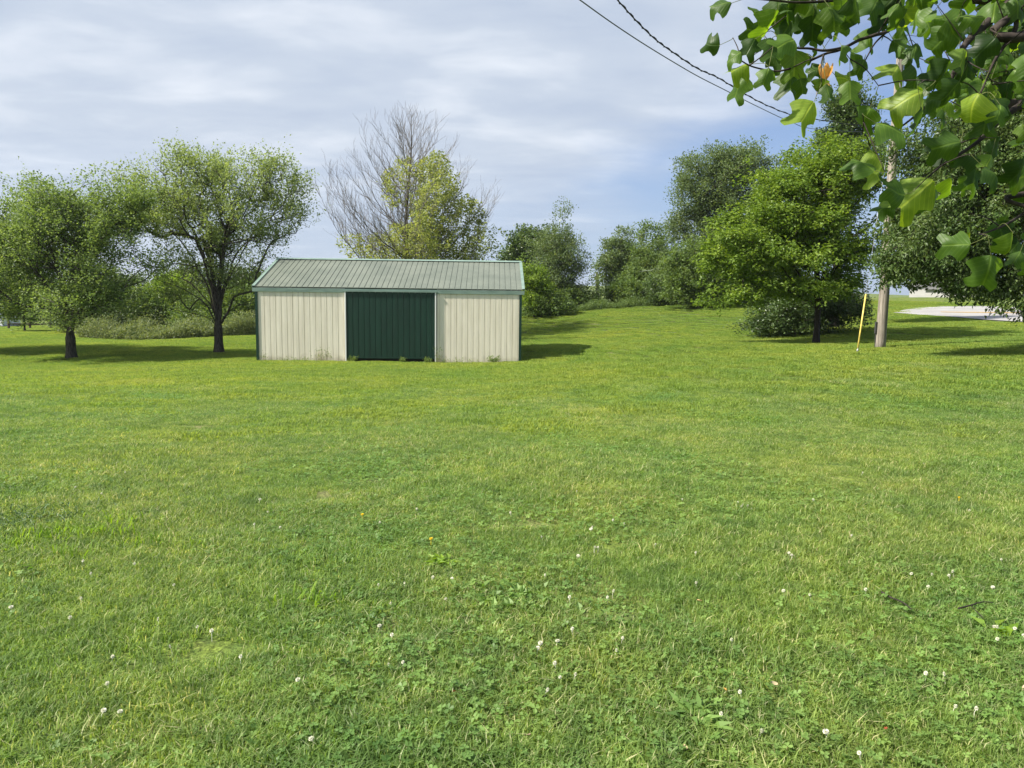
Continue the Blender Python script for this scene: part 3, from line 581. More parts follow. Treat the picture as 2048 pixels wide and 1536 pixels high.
# bare sycamore behind the shed: leader + upswept limbs + fine twigs
def bare_tree():
    D = 48; b = P(812, 660, D); b[2] = gzs(b[0], b[1]); root = empty('sycamore_tree', b, 'half-bare tree behind the shed with fine twigs and young leaves low on its right side', 'tree')
    top = P(820, 228, D); k = 40; pts = [b+(top-b)*(u)+np.array([.12*math.sin(u*9), 0, 0]) for u in np.linspace(0, 1, k)]
    nd = [np.array(p) for p in pts]; par = [-1]+list(range(k-1)); H = top[2]-b[2]; rad = list(np.interp(np.linspace(0, 1, k), [0, .35, 1], [.24, .15, .012]))
    limbs = []
    def walk(start, d, L, r0, up, seg, depth, leaves):
        n_ = max(3, int(L/seg)); p = nd[start].copy(); pr = start; d = d/np.linalg.norm(d); ids = []
        for j in range(n_):
            d = d+np.array([0, 0, up/n_])+rng.normal(0, .06, 3); d /= np.linalg.norm(d); p = p+d*L/n_
            nd.append(p.copy()); par.append(pr); pr = len(nd)-1; rad.append(max(.0055, r0*(1-(j+1)/n_)**.8)); ids.append((pr, d.copy(), (j+1)/n_))
        limbs.append((ids, depth))
        return ids
    a0 = 0
    for q in range(78):
        u = .13+.85*(q/77)**.95+rng.normal(0, .01); u = min(.97, max(.15, u)); i = int(u*(k-1)); az = a0; a0 += 2.399+rng.normal(0, .3)
        # envelope: broad low, pointed high
        env = 7.7*(1-u)**.78*(.8+.35*rng.random()); L = env*1.25
        el = R_(13+38*u); d = np.array([math.cos(az)*math.cos(el), math.sin(az)*math.cos(el), math.sin(el)])
        r0 = .045*(1-u)+.012
        ids = walk(i, d, L, r0, .75, .3, 1, True)
        for (id_, dd, f) in ids[1:]:
            for s2 in range(2 if rng.random() < .45 else 1):
                side = np.cross(dd, rng.normal(0, 1, 3)); side /= np.linalg.norm(side); d2 = dd*.9+side*.62+np.array([0, 0, .25])
                L2 = (1-f*.72)*L*.34*rng.uniform(.6, 1.2)+.25; ids2 = walk(id_, d2, L2, .015*(1-f)+.008, .4, .2, 2, True)
                for (id3, d3, f3) in ids2[::2]:
                    if rng.random() < .8:
                        side = np.cross(d3, rng.normal(0, 1, 3)); side /= np.linalg.norm(side); walk(id3, d3+side*.55+np.array([0, 0, .2]), rng.uniform(.25, .6), .007, .3, .2, 3, True)
    sk = Skel(pts[:2]); sk.P = np.array(nd); sk.par2 = np.array(par); sk.r = np.array(rad); sk.base = k
    dd = sk.P-sk.P[np.maximum(sk.par2, 0)]; dd[0] = (0, 0, 1); sk.D = dd/(np.linalg.norm(dd, axis=1)[:, None]+1e-9)
    big = sk.r > .03
    sk.mesh('trunk', M_bark, root, 6, sel=big, loc=b); sk.mesh('twigs', M_twig, root, 3, sel=~big, loc=b)
    # leaves where the photo shows them
    tips = np.array([L[0][-1][0] for L in limbs if L[1] >= 2]); p = sk.P[tips]; q = np.array([proj(v) for v in p]); pxx, pyy = q[:, 0], q[:, 1]
    def el(cx, cy, rx, ry): return ((pxx-cx)/rx)**2+((pyy-cy)/ry)**2 < 1
    wgt = np.zeros(len(p)); wgt[el(870, 400, 50, 90)] = .9; wgt[el(900, 450, 70, 60)] = .95; wgt[(pyy > 455) & (pxx > 780)] = .9; wgt[(pyy > 475) & (pxx > 680)] = np.maximum(wgt[(pyy > 475) & (pxx > 680)], .55); wgt[el(785, 380, 20, 40)] = .5
    wgt[el(810, 370, 30, 50)] = .25
    s_ = rng.random(len(p)) < wgt; c = p[s_]; ax_ = sk.D[tips[s_]]
    V, r, i = leafcloud(c, ax_, 9, .16, .15, .13, sprig=.3, updir=.1)
    # fuller leafy lobes on the low right
    T, v, kk = ell_sample(E(D, [(872, 380, 34, 62, 0, .75), (900, 440, 42, 50, 0, 1), (930, 490, 62, 38, 0, 1), (870, 480, 60, 40, 0, .8), (840, 520, 90, 25, 0, .6), (965, 485, 36, 42, 0, 1.4), (940, 505, 50, 26, 0, 1.3), (900, 350, 18, 22), (700, 495, 50, 20, 0, .6), (760, 505, 50, 22, 0, .7)]), 440, 2, clump=70, cr=.6, cf=.7)
    near = np.array([sk.P[np.argmin(((sk.P-t)**2).sum(1))] for t in T]); dd = T-near; V2, r2, i2 = leafcloud(near+dd*.7, dd/(np.linalg.norm(dd, axis=1)[:, None]+.01), 7, .2, .15, .13, sprig=.3, updir=0)
    crown_mesh('crown', np.r_[V, V2], np.r_[r, r2], L_syc, root, b)
bare_tree()
# right background wood
BG = 'trees along the back of the lawn'
def bgtree(label, px, py, D, ells, ntar, kl, m_, rb=.2, **k):
    k.setdefault('clump', max(14, ntar//5)); k.setdefault('cr', 1.1 if D > 50 else .6); k.setdefault('cf', .6); k.setdefault('spread', .42); k.setdefault('lnwd', (.20, .15)); return tree(k.pop('name', 'broadleaf_tree'), label, px, py, D, ells, ntar, kl, None, m_, rb, **k)
bgtree('round dark green tree showing just above the right end of the shed roof', 1040, 640, 82, [(1040, 500, 38, 36), (1020, 520, 30, 30), (1070, 490, 36, 36), (1045, 570, 45, 50)], 220, 40, L_dark, spread=.6, lnwd=(.3, .22))
bgtree('tall grey-green tree with two thin feathery tops right of the shed', 1117, 648, 64, [(1115, 520, 50, 58), (1150, 540, 30, 52), (1085, 520, 28, 50), (1125, 580, 45, 40), (1125, 430, 18, 26, 0, 1.4), (1090, 445, 9, 22, 0, 1.6), (1112, 470, 35, 20, 0, .8)], 620, 22, L_grey, spread=.3, lnwd=(.16, .10), upspr=1.0, sprig=.7, shell=1.9)
bgtree('small yellow-green tree close against the right end of the shed', 1068, 640, 58, [(1068, 570, 26, 36), (1082, 592, 17, 28), (1062, 605, 22, 18)], 220, 24, L_lime, .08, fork=1.2, spread=.25, lnwd=(.15, .11))
bgtree('low spreading conifer-like bush beside the gap in the trees', 1160, 632, 63, [(1160, 598, 38, 22), (1130, 608, 36, 18), (1195, 610, 24, 14), (1160, 618, 52, 14)], 260, 24, L_mid, .08, name='bush', cat='bush', fork=.3, spread=.3, upspr=0, flat=.15)
bgtree('loose grey-green tree just right of the gap with wires across it', 1238, 622, 74, [(1235, 530, 40, 55), (1262, 510, 45, 50), (1225, 570, 38, 40), (1280, 560, 45, 50)], 480, 26, L_grey, spread=.4, upspr=.8)
bgtree('mid green tree with pale limbs, between the loose grey one and the tallest tree', 1310, 618, 70, [(1310, 500, 42, 45), (1330, 560, 50, 52), (1290, 580, 50, 36), (1300, 540, 50, 50)], 480, 26, L_mid, spread=.4, upspr=.6)
bgtree('tallest dark rounded tree of the wood, behind the lime green tree', 1440, 616, 60, [(1450, 360, 90, 70), (1400, 430, 75, 80), (1480, 430, 90, 100), (1370, 510, 62, 70), (1440, 520, 90, 80), (1360, 570, 50, 40), (1440, 330, 60, 42), (1500, 330, 60, 45), (1390, 380, 50, 55), (1345, 470, 30, 50)], 1500, 26, L_grey, .3, spread=.38, lnwd=(.17, .11), upspr=.6)
bgtree('leafy green tree low in front of the tallest tree', 1395, 614, 55, [(1385, 540, 55, 55), (1430, 560, 50, 45), (1370, 580, 48, 30)], 480, 26, L_mid, .12, fork=1.0, spread=.32, lnwd=(.17, .11))
bgtree('green tree half hidden behind the left side of the lime green tree', 1530, 620, 56, [(1530, 480, 60, 90), (1560, 560, 60, 50)], 420, 26, L_mid, .2, spread=.4)
bgtree('rounded green bush at the far edge of the lawn below the grey tree', 1235, 622, 64, [(1240, 590, 34, 24), (1290, 592, 40, 24)], 240, 26, L_mid, .06, name='bush', cat='bush', fork=.3, spread=.3)
bgtree('ivy-covered dead tree rising above the lime green tree', 1668, 655, 38, [(1690, 235, 27, 44, 0, 5), (1680, 290, 42, 40, 0, 3), (1735, 230, 22, 26, 0, .6), (1745, 300, 25, 50, 0, .5), (1690, 380, 50, 80)], 620, 26, L_dark, .2, name='ivy_covered_tree', fork=2.2, spread=.2, lnwd=(.12, .09), upspr=.3)
# thicket of brambles under the lime tree
bgtree('dark bramble thicket tangled beneath the lime green tree', 1590, 672, 35, [(1550, 640, 58, 36), (1610, 640, 60, 36), (1670, 625, 55, 42), (1530, 655, 42, 18), (1600, 660, 90, 14), (1700, 630, 30, 30), (1640, 600, 70, 35)], 900, 24, L_dark, .05, name='bramble_thicket', cat='bush', fork=.2, spread=.22, lnwd=(.11, .08), upspr=0, updir=-.1, minz=0)
# left background
for (px, D, ells, m_, lab) in (
    (190, 51, [(190, 645, 50, 26), (150, 655, 36, 18)], L_grey, 'low grey-green bush right of the forked maple trunk'),
    (260, 54, [(255, 625, 58, 42), (290, 645, 44, 30)], L_mid, 'green bush behind the space between the two maples'),
    (330, 56, [(335, 600, 50, 52), (325, 640, 50, 34)], L_lime, 'yellowish green bush left of the straight maple trunk'),
    (385, 60, [(375, 575, 55, 50), (400, 620, 50, 44)], L_grey, 'taller bluish-green shrub behind the yellowish one'),
    (400, 52, [(400, 640, 44, 34)], L_mid, 'rounded green bush directly behind the straight maple trunk'),
    (460, 51, [(465, 630, 46, 46), (490, 650, 40, 26)], L_mid, 'green bush between the straight maple trunk and the shed'),
    (500, 60, [(490, 590, 50, 60), (540, 600, 50, 60)], L_dark, 'dark green tree filling the gap at the left end of the shed'),
    (40, 72, [(30, 570, 75, 55), (-40, 570, 80, 70)], L_dark, 'dark trees far back at the left edge above the fence'),
    (120, 70, [(120, 590, 65, 45), (200, 585, 60, 50), (150, 630, 60, 30)], L_mid, 'distant green trees behind the forked maple'),
    (300, 74, [(290, 590, 60, 40), (230, 600, 60, 44)], L_grey, 'hazy grey-green tree far behind the gap between the maples')):
    bgtree(lab, px, 670, D, ells, 330, 26, m_, .06, name='bush' if 'bush' in lab or 'shrub' in lab else 'broadleaf_tree', cat='bush' if 'bush' in lab or 'shrub' in lab else 'tree', fork=.3, spread=.32, lnwd=(.17, .12))
for (px, D, ells, m_, lab) in (
    (1420, 57, [(1410, 592, 40, 24), (1450, 590, 34, 22)], L_dark, 'dark low bush at the foot of the tallest tree'),
    (1500, 56, [(1500, 585, 44, 32)], L_mid, 'green bush at the crest left of the bramble thicket'),
    (1330, 60, [(1330, 592, 40, 26), (1360, 590, 30, 26)], L_dark, 'dark bush at the crest left of the tallest tree'),
    (1100, 58, [(1095, 618, 44, 18)], L_mid, 'low green bush at the foot of the feathery-topped tree')):
    bgtree(lab, px, 618, D, ells, 240, 26, m_, .06, name='bush', cat='bush', fork=.25, spread=.3, lnwd=(.16, .11), updir=0, upspr=.1)
# tall weeds along the back of the lawn (nobody could count them)
def weeds_strip(name, runs, hmul, m_, label):
    pts = []
    for (pa, pb_, n_) in runs:
        a, b = P(*pa), P(*pb_); t = rng.random(n_)[:, None]; q = a*(1-t)+b*t; q[:, 1] += rng.exponential(1.3, n_)+.1*np.sin(t[:, 0]*40); q[:, 0] += rng.normal(0, .3, n_); pts.append(q)
    c = np.concatenate(pts); y0 = c[:, 1].min(); c[:, 2] = gz(c[:, 0], c[:, 1]); o0 = c[0].copy(); hh = hmul*(.35+.5*rng.random(len(c)))*np.clip(.5+.35*(c[:, 1]-y0), .45, 1.5)*(1+.35*np.sin(c[:, 0]*2.1)); k = 16; i = np.repeat(np.arange(len(c)), k)
    pos = c[i]+rng.normal(0, .09, (len(i), 3)); pos[:, 2] = c[i, 2]+hh[i]*rng.random(len(i))
    V = quat_leaves(pos, rng.normal(0, 1, (len(i), 3))+[0, 0, .8], rng.normal(0, 1, (len(i), 3))+[0, -.3, .6], rng.uniform(.07, .15, len(i)), rng.uniform(.03, .06, len(i)), .1)
    o = crown_mesh(name, V, np.clip(.6*rng.random(len(c))[i]+.4*rng.random(len(i)), 0, 1), m_, None, o0); tag(o, label, 'weeds', kind='stuff')
L_wstrip = leafmat('weed_strip_leaves', (.085, .125, .055), (.16, .21, .085), .35, .5, .3, (.24, .26, .13))
weeds_strip('tall_weeds', (((160, 680, 46.5), (300, 683, 44.5), 1500), ((300, 683, 44.5), (520, 676, 48), 2300)), 1, L_wstrip, 'grey-green band of tall weeds along the back edge of the left lawn')
weeds_strip('undergrowth', (((1050, 634, 59.5), (1180, 623, 60.5), 1400), ((1180, 623, 60.5), (1320, 613, 60.5), 1700), ((1320, 613, 60.5), (1500, 607, 60.5), 2200)), .8, L_mid, 'dark green undergrowth along the crest of the lawn right of the shed')
# tree at the right with hanging glossy leaves
tree('glossy_leaved_tree', 'big dark tree with drooping glossy leaves hanging in front of the road', 2330, 742, 20,
     [(1960, 330, 150, 130, 1, 1), (1900, 440, 125, 100, 0, 1), (1850, 515, 76, 46, 0, 1.6), (1935, 530, 88, 50, 0, 1), (2100, 420, 190, 220, 0, .6), (2060, 180, 140, 130, 1, 1), (2100, 600, 80, 50, -1.5, 1), (2050, 640, 46, 26, -2, 1.5), (2250, 250, 260, 260, 0, .3)],
     2600, 33, None, L_gloss, .34, clump=190, cr=.8, cf=.8,  nlimb=14, limb_up=.8, fork=2.4, spread=.17, lnwd=(.12, .058), upspr=-.35, updir=-.65, droop=.15, sprig=.4, hang=.1, rtip=.006, m_bark=M_branch)

# ------------------------------------------------------------ utility pole, wires, guy
M_pole = mat('weathered_pole_wood', (.33, .30, .26), .85, .15, [(4, 6, (.6, .58, .56), (1.25, 1.25, 1.25), (7, 7, .25)), (10, 3, (.72, .7, .68), (1.05, 1.05, 1.05), (8, 8, .12)), (.7, 3, (.8, .8, .8), (1.1, 1.1, 1.1), (1, 1, 1))], (9, (8, 8, .25), .02, .7))
M_steel = mat('galvanised_steel', (.42, .44, .45), .45, .5, metal=.5); M_galv = mat('grey_painted_tank', (.50, .53, .53), .4, .5)
M_wire = mat('black_cable', (.02, .02, .022), .6, .3); M_wire2 = mat('grey_aluminium_wire', (.10, .105, .12), .5, .4)
M_yg = mat('yellow_plastic_guard', (.72, .56, .14), .5, .4, [(6, 4, (.8, .8, .75), (1.1, 1.1, 1.1), (3, 3, .5))]); M_ceram = mat('grey_porcelain', (.35, .33, .32), .25, .6)
M_tag = mat('white_tag', (.72, .72, .68), .6, .3)
PD = 25.0; pb = P(1760, 696, PD); pb[2] = gzs(pb[0], pb[1]); ptop = P(1803, 88, PD)
ptop = np.array([ptop[0]*.65+(pb[0])*.35, pb[1], ptop[2]])
pole = empty('utility_pole', pb, 'tall weathered wooden utility pole beside the lime green tree', 'utility pole')
def pl(u, dx=0, dy=0, dz=0): return pb+(ptop-pb)*u+np.array([dx, dy, dz])
m = MB(); us = np.linspace(-.02, 1, 24); m.tube([pl(u, .012*math.sin(u*7), 0) for u in us], np.interp(us, [-.02, 0, .03, 1], [.185, .178, .168, .115]), 14); m.build('post', M_pole, pole, True, loc=pb)
def on_pole(py):  # fraction up the pole at photo row py
    uu = np.linspace(0, 1, 400); r_ = np.array([proj(pl(u))[1] for u in uu]); return float(uu[np.argmin(abs(r_-py))])
ut = on_pole(196)
m = MB(); c = pl(ut, .38, -.05, -.28); m.lathe(c, [(.02, -.26), (.17, -.26), (.185, -.24), (.185, .26), (.195, .27), (.195, .30), (.17, .32), (.05, .36), (.02, .36)], 18)
tk = m.build('transformer', M_galv, pole, True, loc=pb)
for dx_, dy_ in ((-.07, -.02), (.08, .03)):
    m = MB(); q = c+np.array([dx_, dy_, .33]); m.lathe(q, [(.02, 0), (.035, .01), (.02, .04), (.04, .06), (.02, .09), (.035, .11), (.018, .14), (.03, .16), (.012, .2), (.012, .30)], 10); m.build('bushing', M_ceram, tk, True, loc=pb)
for dx_ in (-.1, .1):
    m = MB(); m.lathe(c+np.array([dx_, -.19, .12]), [(.02, -.03), (.03, 0), (.02, .03)], 8); m.build('terminal', M_steel, tk, True, loc=pb)
m = MB()
for dz in (-.12, .15): m.box(pl(ut, .0, -.06, -.28+dz), pl(ut, .22, -.02, -.25+dz))
m.build('bracket', M_steel, pole, loc=pb)
m = MB(); q = pl(1, 0, 0, 0); m.lathe(q, [(.02, -.1), (.02, .12), (.05, .13), (.07, .16), (.05, .2), (.065, .23), (.04, .28), (.02, .3)], 10); m.build('pin_insulator', M_ceram, pole, True, loc=pb)
uc = on_pole(150); m = MB(); m.tube([pl(uc, -.12, -.12), pl(uc, -.3, -.14, .12)], .03, 8); m.tube([pl(uc, -.1, -.1, -.2), pl(uc, -.16, -.14, .1), pl(uc+.02, -.1, -.1, .2)], .008, 5); m.build('fuse_cutout', M_ceram, pole, True, loc=pb)
u_ = on_pole(531); m = MB(); m.box(pl(u_, -.15, -.172, -.05), pl(u_, .10, -.160, .06)); m.build('tag', M_tag, pole, loc=pb)
m = MB(); u_ = on_pole(655); q = pl(u_); m.box(q+np.array([-.215, -.05, -.2]), q+np.array([-.165, .03, .18])); m.tube([q+np.array([-.19, -.01, -.2]), np.array([q[0]-.18, q[1]-.01, pb[2]-.05])], .014, 6); m.build('ground_rod_box', mat('dark_grey_box', (.05, .05, .05), .6, .3), pole, loc=pb)
m = MB()
for a, b in ((1.0, 1), (ut, 0)):
    m.tube([pl(a, .1, -.05, .25 if b else 0), pl(a-.02, .25, -.1, .0), c+np.array([.0, -.02, .62])], .005, 4)
m.tube([pl(.985, .115, -.06), pl(.7, .15, -.05), pl(on_pole(300), .16, -.04)], .008, 4); m.build('jumper_wire', M_wire, pole, loc=pb)
def wire(name, pts, r_, m_, label, cat='wire', group=None, smooth_=True, k=6):
    pts = np.array(pts, float); o0 = pts[0].copy(); m = MB(); m.tube(pts, r_, k); o = m.build(name, m_, None, True, loc=o0); return tag(o, label, cat, group)
def catmull(p, n_=14):
    p = np.array(p, float); p = np.r_[[2*p[0]-p[1]], p, [2*p[-1]-p[-2]]]; out = []
    for i in range(1, len(p)-2):
        for t in np.linspace(0, 1, n_, endpoint=False):
            out.append(.5*((2*p[i])+(-p[i-1]+p[i+1])*t+(2*p[i-1]-5*p[i]+4*p[i+1]-p[i+2])*t*t+(-p[i-1]+3*p[i]-3*p[i+1]+p[i+2])*t**3))
    out.append(p[-2]); return np.array(out)
# service drops: plan line from the pole to the house behind the camera
def plan_wire(pxs, s_, att):
    pts = []
    for (a, b) in pxs:
        d = P(a, b, 1.)-CAM; q = d[0]; y_ = (att[0]-s_*att[1])/(q-s_); pts.append(CAM+d*y_)
    return pts
attA = pl(on_pole(243), -.12, -.08); sA = .66
A_ = plan_wire([(1640, 240), (1590, 232), (1530, 209), (1480, 182), (1435, 155), (1395, 137), (1345, 104), (1310, 78), (1272, 41), (1235, 0)], sA, attA)
ptsA = catmull([attA, attA*.5+A_[0]*.5-np.array([0, 0, .12])]+A_); end = ptsA[-1]+(ptsA[-1]-ptsA[-12])/np.linalg.norm(ptsA[-1]-ptsA[-12])*5; ptsA = np.r_[ptsA, [end]]
tA = np.arange(len(ptsA)); offs = np.c_[np.cos(tA*1.1), np.sin(tA*1.1)*0, np.sin(tA*1.1)]*.014
o = wire('service_cable', ptsA, .007, M_wire, 'thick twisted black service cable rising from the pole to the top of the sky')
m = MB(); m.tube(ptsA+offs*.9, .0045, 5); o2 = m.build('twisted_conductor', M_wire, o, True, loc=ptsA[0])
attB = pl(on_pole(262), -.12, -.08)
B_ = plan_wire([(1630, 258), (1580, 243), (1515, 213), (1450, 180), (1395, 152), (1340, 120), (1280, 83), (1220, 43), (1160, 0)], .62, attB)
ptsB = catmull([attB, attB*.5+B_[0]*.5-np.array([0, 0, .05])]+B_); ptsB = np.r_[ptsB, [ptsB[-1]+(ptsB[-1]-ptsB[-12])/np.linalg.norm(ptsB[-1]-ptsB[-12])*5]]
wire('telephone_wire', ptsB, .005, M_wire2, 'thin grey wire running below and left of the thick service cable')
gb = P(1714, 709, 23.2); gb[2] = gzs(gb[0], gb[1]); gt = pl(on_pole(200), -.11, -.05)
guy = wire('guy_wire', [gb+np.array([0, 0, -.05]), gt], .0055, M_steel, 'slanted guy wire with a yellow guard anchored left of the pole', 'guy wire')
dv = (gt-gb); g0 = gb+dv*.028
def on_guy(py):
    uu = np.linspace(0, 1, 500); r_ = np.array([proj(gb+dv*u)[1] for u in uu]); return float(uu[np.argmin(abs(r_-py))])
m = MB(); a_, b_ = on_guy(696), on_guy(588); m.tube([gb+dv*a_, gb+dv*(a_*.5+b_*.5), gb+dv*b_], [.026, .025, .022], 10); m.build('guard', M_yg, guy, True, loc=gb+np.array([0, 0, -.05]))
m = MB(); m.tube([gb+np.array([0, 0, -.02]), gb+dv*a_*.55, gb+dv*a_], [.014, .014, .012], 6); m.lathe(gb+dv*a_*.55, [(.01, -.04), (.03, -.02), (.03, .02), (.01, .04)], 8); m.build('anchor_rod', M_steel, guy, True, loc=gb+np.array([0, 0, -.05]))
far_att = P(2600, 330, 32)
for i_, (r0, dz, lab) in enumerate(((86, .15, 'topmost wire running right from the pole top'), (262, 0, 'wire running right from the pole behind the glossy leaves'), (329, -.1, 'lowest cable running right from the pole'))):
    a = pl(on_pole(r0), .1, 0, .28 if i_ == 0 else 0); b = P(2600, r0+10*i_-20, 34); t = np.linspace(0, 1, 24)[:, None]
    wire('line_wire', a*(1-t)+b*t-np.array([[0, 0, .5]])*4*t*(1-t), .007, M_wire, lab)
a = pl(.99, -.05, 0, .28); b = P(1560, 300, 120); t = np.linspace(0, 1, 30)[:, None]
# far pole in the gap between the trees
FD = 84; fb = P(1196, 640, FD); ft = P(1194, 544, FD); fb[2] = min(gzs(fb[0], fb[1]), ft[2]-4)
fp = empty('utility_pole', fb, 'short dark far-off utility pole in the gap between the background trees', 'utility pole')
m = MB(); m.tube([fb, (fb+ft)/2, ft], [.20, .18, .15], 8); m.build('post', M_bark, fp, True, loc=fb)
m = MB(); q = ft+np.array([0, 0, -.6]); m.box(q+np.array([-.5, -.06, -.05]), q+np.array([.5, .06, .05])); m.build('crossarm', M_bark, fp, loc=fb)
for i_, (pts, lab) in enumerate((([(1160, 583, 84), (1194, 581, 84), (1250, 575, 76), (1320, 567, 66), (1420, 552, 58)], 'lower pale wire crossing in front of the background trees'), ([(1160, 585, 84.5), (1196, 583, 84), (1250, 579, 76), (1320, 572, 66), (1420, 560, 58)], 'pale wire just under the lower pale wire'), ([(1150, 553, 86), (1194, 552, 84), (1250, 546, 76), (1310, 539, 66), (1420, 520, 58)], 'uppermost pale wire crossing in front of the background trees'))):
    wire('distant_wire', catmull([P(a, b, c_-2) for a, b, c_ in pts], 6), .016, mat('pale_wire', (.30, .33, .30), .6, .3), lab, k=4)

# ------------------------------------------------------------ fence, outbuilding, houses
M_fence = mat('weathered_fence_wood', (.12, .09, .065), .9, .1, [(5, 4, (.7, .7, .7), (1.3, 1.3, 1.3), (1, 6, 6))])
fa, fbp = P(18, 664, 56), P(180, 668, 60)
fc = empty('rail_fence', (fa[0], fa[1], gzs(fa[0], fa[1])), 'brown post and rail fence far off at the left under the maple crown', 'fence')
nP = 5; fpts = [fa*(1-t)+fbp*t for t in np.linspace(0, 1, nP)]
for p in fpts: p[2] = gzs(p[0], p[1])
for p in fpts: m = MB(); m.tube([p-np.array([0, 0, .2]), p+np.array([0, 0, 1.25])], .085, 7); m.build('post', M_fence, fc, loc=fa*[1, 1, 0]+np.array([0, 0, gzs(fa[0], fa[1])]))
for i in range(nP-1):
    for h in (.35, .7, 1.05):
        m = MB(); a, b = fpts[i], fpts[i+1]; m.tube([a+np.array([0, -.09, h+rng.normal(0, .02)]), b+np.array([0, -.09, h+rng.normal(0, .02)])], .06, 6); m.build('rail', M_fence, fc, loc=fa*[1, 1, 0]+np.array([0, 0, gzs(fa[0], fa[1])]))
tree('young_tree', 'little young tree with a thin bare stem standing in front of the far left fence', 50, 668, 52, [(50, 632, 34, 18), (40, 622, 24, 14)], 90, 18, None, L_mid, .06, fork=1.1, spread=.2, lnwd=(.14, .1))
ob = P(-28, 662, 60); ob[2] = gzs(ob[0], ob[1])
sb = empty('outbuilding', ob, 'corner of a small white outbuilding at the left edge of the photo', 'building')
m = MB(); m.box(ob+np.array([-1.5, 0, .15]), ob+np.array([1.35, 2.2, .95])); m.build('wall', mat('white_siding', (.7, .72, .74), .7, .2), sb, loc=ob)
m = MB(); m.box(ob+np.array([-1.52, -.02, -.3]), ob+np.array([1.37, 2.22, .147])); m.build('foundation', mat('grey_block', (.3, .3, .3), .9, .1), sb, loc=ob)
m = MB(); m.add([ob+np.array(v) for v in [(-1.6, -.1, .953), (1.45, -.1, .953), (1.45, 2.3, .953), (-1.6, 2.3, .953), (-1.6, 1.1, 1.6), (1.45, 1.1, 1.6)]], [(0, 1, 5, 4), (2, 3, 4, 5), (0, 4, 3), (1, 2, 5), (3, 2, 1, 0)]); m.build('roof', mat('blue_grey_roof', (.10, .13, .18), .8, .2), sb, loc=ob)
def house(px, py, D, w_, h, dpt, rot, lab, roofh=1.8):
    b = P(px, py, D); b[2] = min(b[2], gzs(b[0], b[1])+.5); h0 = empty('house', b, lab, 'house'); h0.rotation_euler = (0, 0, rot)
    m = MB(); m.box((-w_/2, 0, -1.5), (w_/2, dpt, h)); m.build('wall', mat('pale_siding', (.36, .36, .35), .8, .2, [(1, 3, (.9, .9, .9), (1.05, 1.05, 1.05), (.2, .2, 9))]), h0)
    e = .35; m = MB(); A = [(-w_/2-e, -e, h+.003), (w_/2+e, -e, h+.003), (w_/2+e, dpt+e, h+.003), (-w_/2-e, dpt+e, h+.003), (-w_/2-e, dpt/2, h+roofh), (w_/2+e, dpt/2, h+roofh)]
    m.add(A, [(0, 1, 5, 4), (2, 3, 4, 5), (0, 4, 3), (1, 2, 5), (3, 2, 1, 0)]); rf = m.build('roof', mat('grey_shingles', (.17, .17, .18), .9, .1, [(6, 3, (.8, .8, .8), (1.15, 1.15, 1.15), G_)]), h0)
    m = MB(); m.box((w_*.2, dpt/2-.3, h+roofh-.5), (w_*.2+.6, dpt/2+.3, h+roofh+.5)); m.build('chimney', mat('brown_brick', (.22, .12, .09), .9, .1), rf)
    for xx in (-w_*.3, 0, w_*.3):
        m = MB(); m.box((xx-.5, -.05, .9), (xx+.5, -.003, 2.1)); wn = m.build('window', M_tag, h0); m = MB(); m.box((xx-.42, -.06, .98), (xx+.42, -.0505, 2.02)); m.build('pane', M_dark, wn)
house(1975, 606, 92, 6, 1.6, 6, R_(35), 'grey-roofed house beyond the road seen under the hanging leaves')
house(1915, 606, 112, 9, 2.4, 7, R_(-10), 'lower grey roof farther behind the road, left of the other house')
for (px, D, w_, lab) in ((1950, 66, 30, 'pale yellowish scrub beyond the road, left clump'), (2005, 68, 26, 'pale yellowish scrub beyond the road, right clump')):
    bgtree(lab, px, 612, D, [(px, 600, w_, 12)], 120, 24, L_lime, .04, name='bush', cat='bush', fork=.2, spread=.25, lnwd=(.14, .08))

# ------------------------------------------------------------ weeds along the shed and small things in the lawn
L_weed = leafmat('weed_leaves', (.10, .16, .04), (.18, .25, .07), .35, .5, .3); M_dry = mat('dry_stalks', (.36, .31, .20), .9, .1)
def weed(px, py, D, hgt, w_, n_, lab, m_=None, dry=0):
    b = P(px, py, D); b[2] = gzs(b[0], b[1]); root = empty('weed', b, lab, 'weed', 'weeds along the shed')
    m = MB(); tips = []
    for i in range(n_):
        o_ = b+np.array([rng.normal(0, w_), rng.normal(0, .04), 0]); t = o_+np.array([rng.normal(0, .08), rng.normal(0, .04)-.03, hgt*rng.uniform(.4, 1)]); m.tube([o_, (o_+t)/2+rng.normal(0, .015, 3), t], [.005, .004, .002], 3, False); tips += [(o_+t)/2, t]
    m.build('stem', M_dry if dry else L_weed, root, loc=b)
    tips = np.array(tips); V, r, i = leafcloud(tips, np.tile([0, 0, 1.], (len(tips), 1)), 5 if dry else 9, .05, .06, .03, sprig=.05)
    if dry: V = V[::2]; r = r[::2]
    crown_mesh('leaves', V, r, m_ or L_weed, root, b)
for q in ((528, 724, 30.35, .40, .05, 9, 'thin dry weed at the left corner of the shed', None, 1), (645, 725, 30.4, .55, .20, 26, 'wide dry weed clump against the left cream wall', None, 1),
          (705, 722, 30.45, .18, .10, 10, 'low green weed at the left foot of the green door'), (806, 722, 30.45, .18, .05, 9, 'small green weed under the middle of the green door'), (855, 722, 30.45, .20, .10, 11, 'green weed at the right foot of the green door'),
          (878, 724, 30.45, .60, .06, 14, 'taller dry weed right of the green door', None, 1), (988, 724, 30.5, .25, .09, 22, 'dark green leafy weed against the right cream wall'), (915, 724, 30.45, .16, .4, 26, 'low dry grass fringe along the right cream wall', None, 1), (590, 724, 30.35, .14, .45, 26, 'low dry grass fringe along the left cream wall', None, 1)):
    weed(*q)
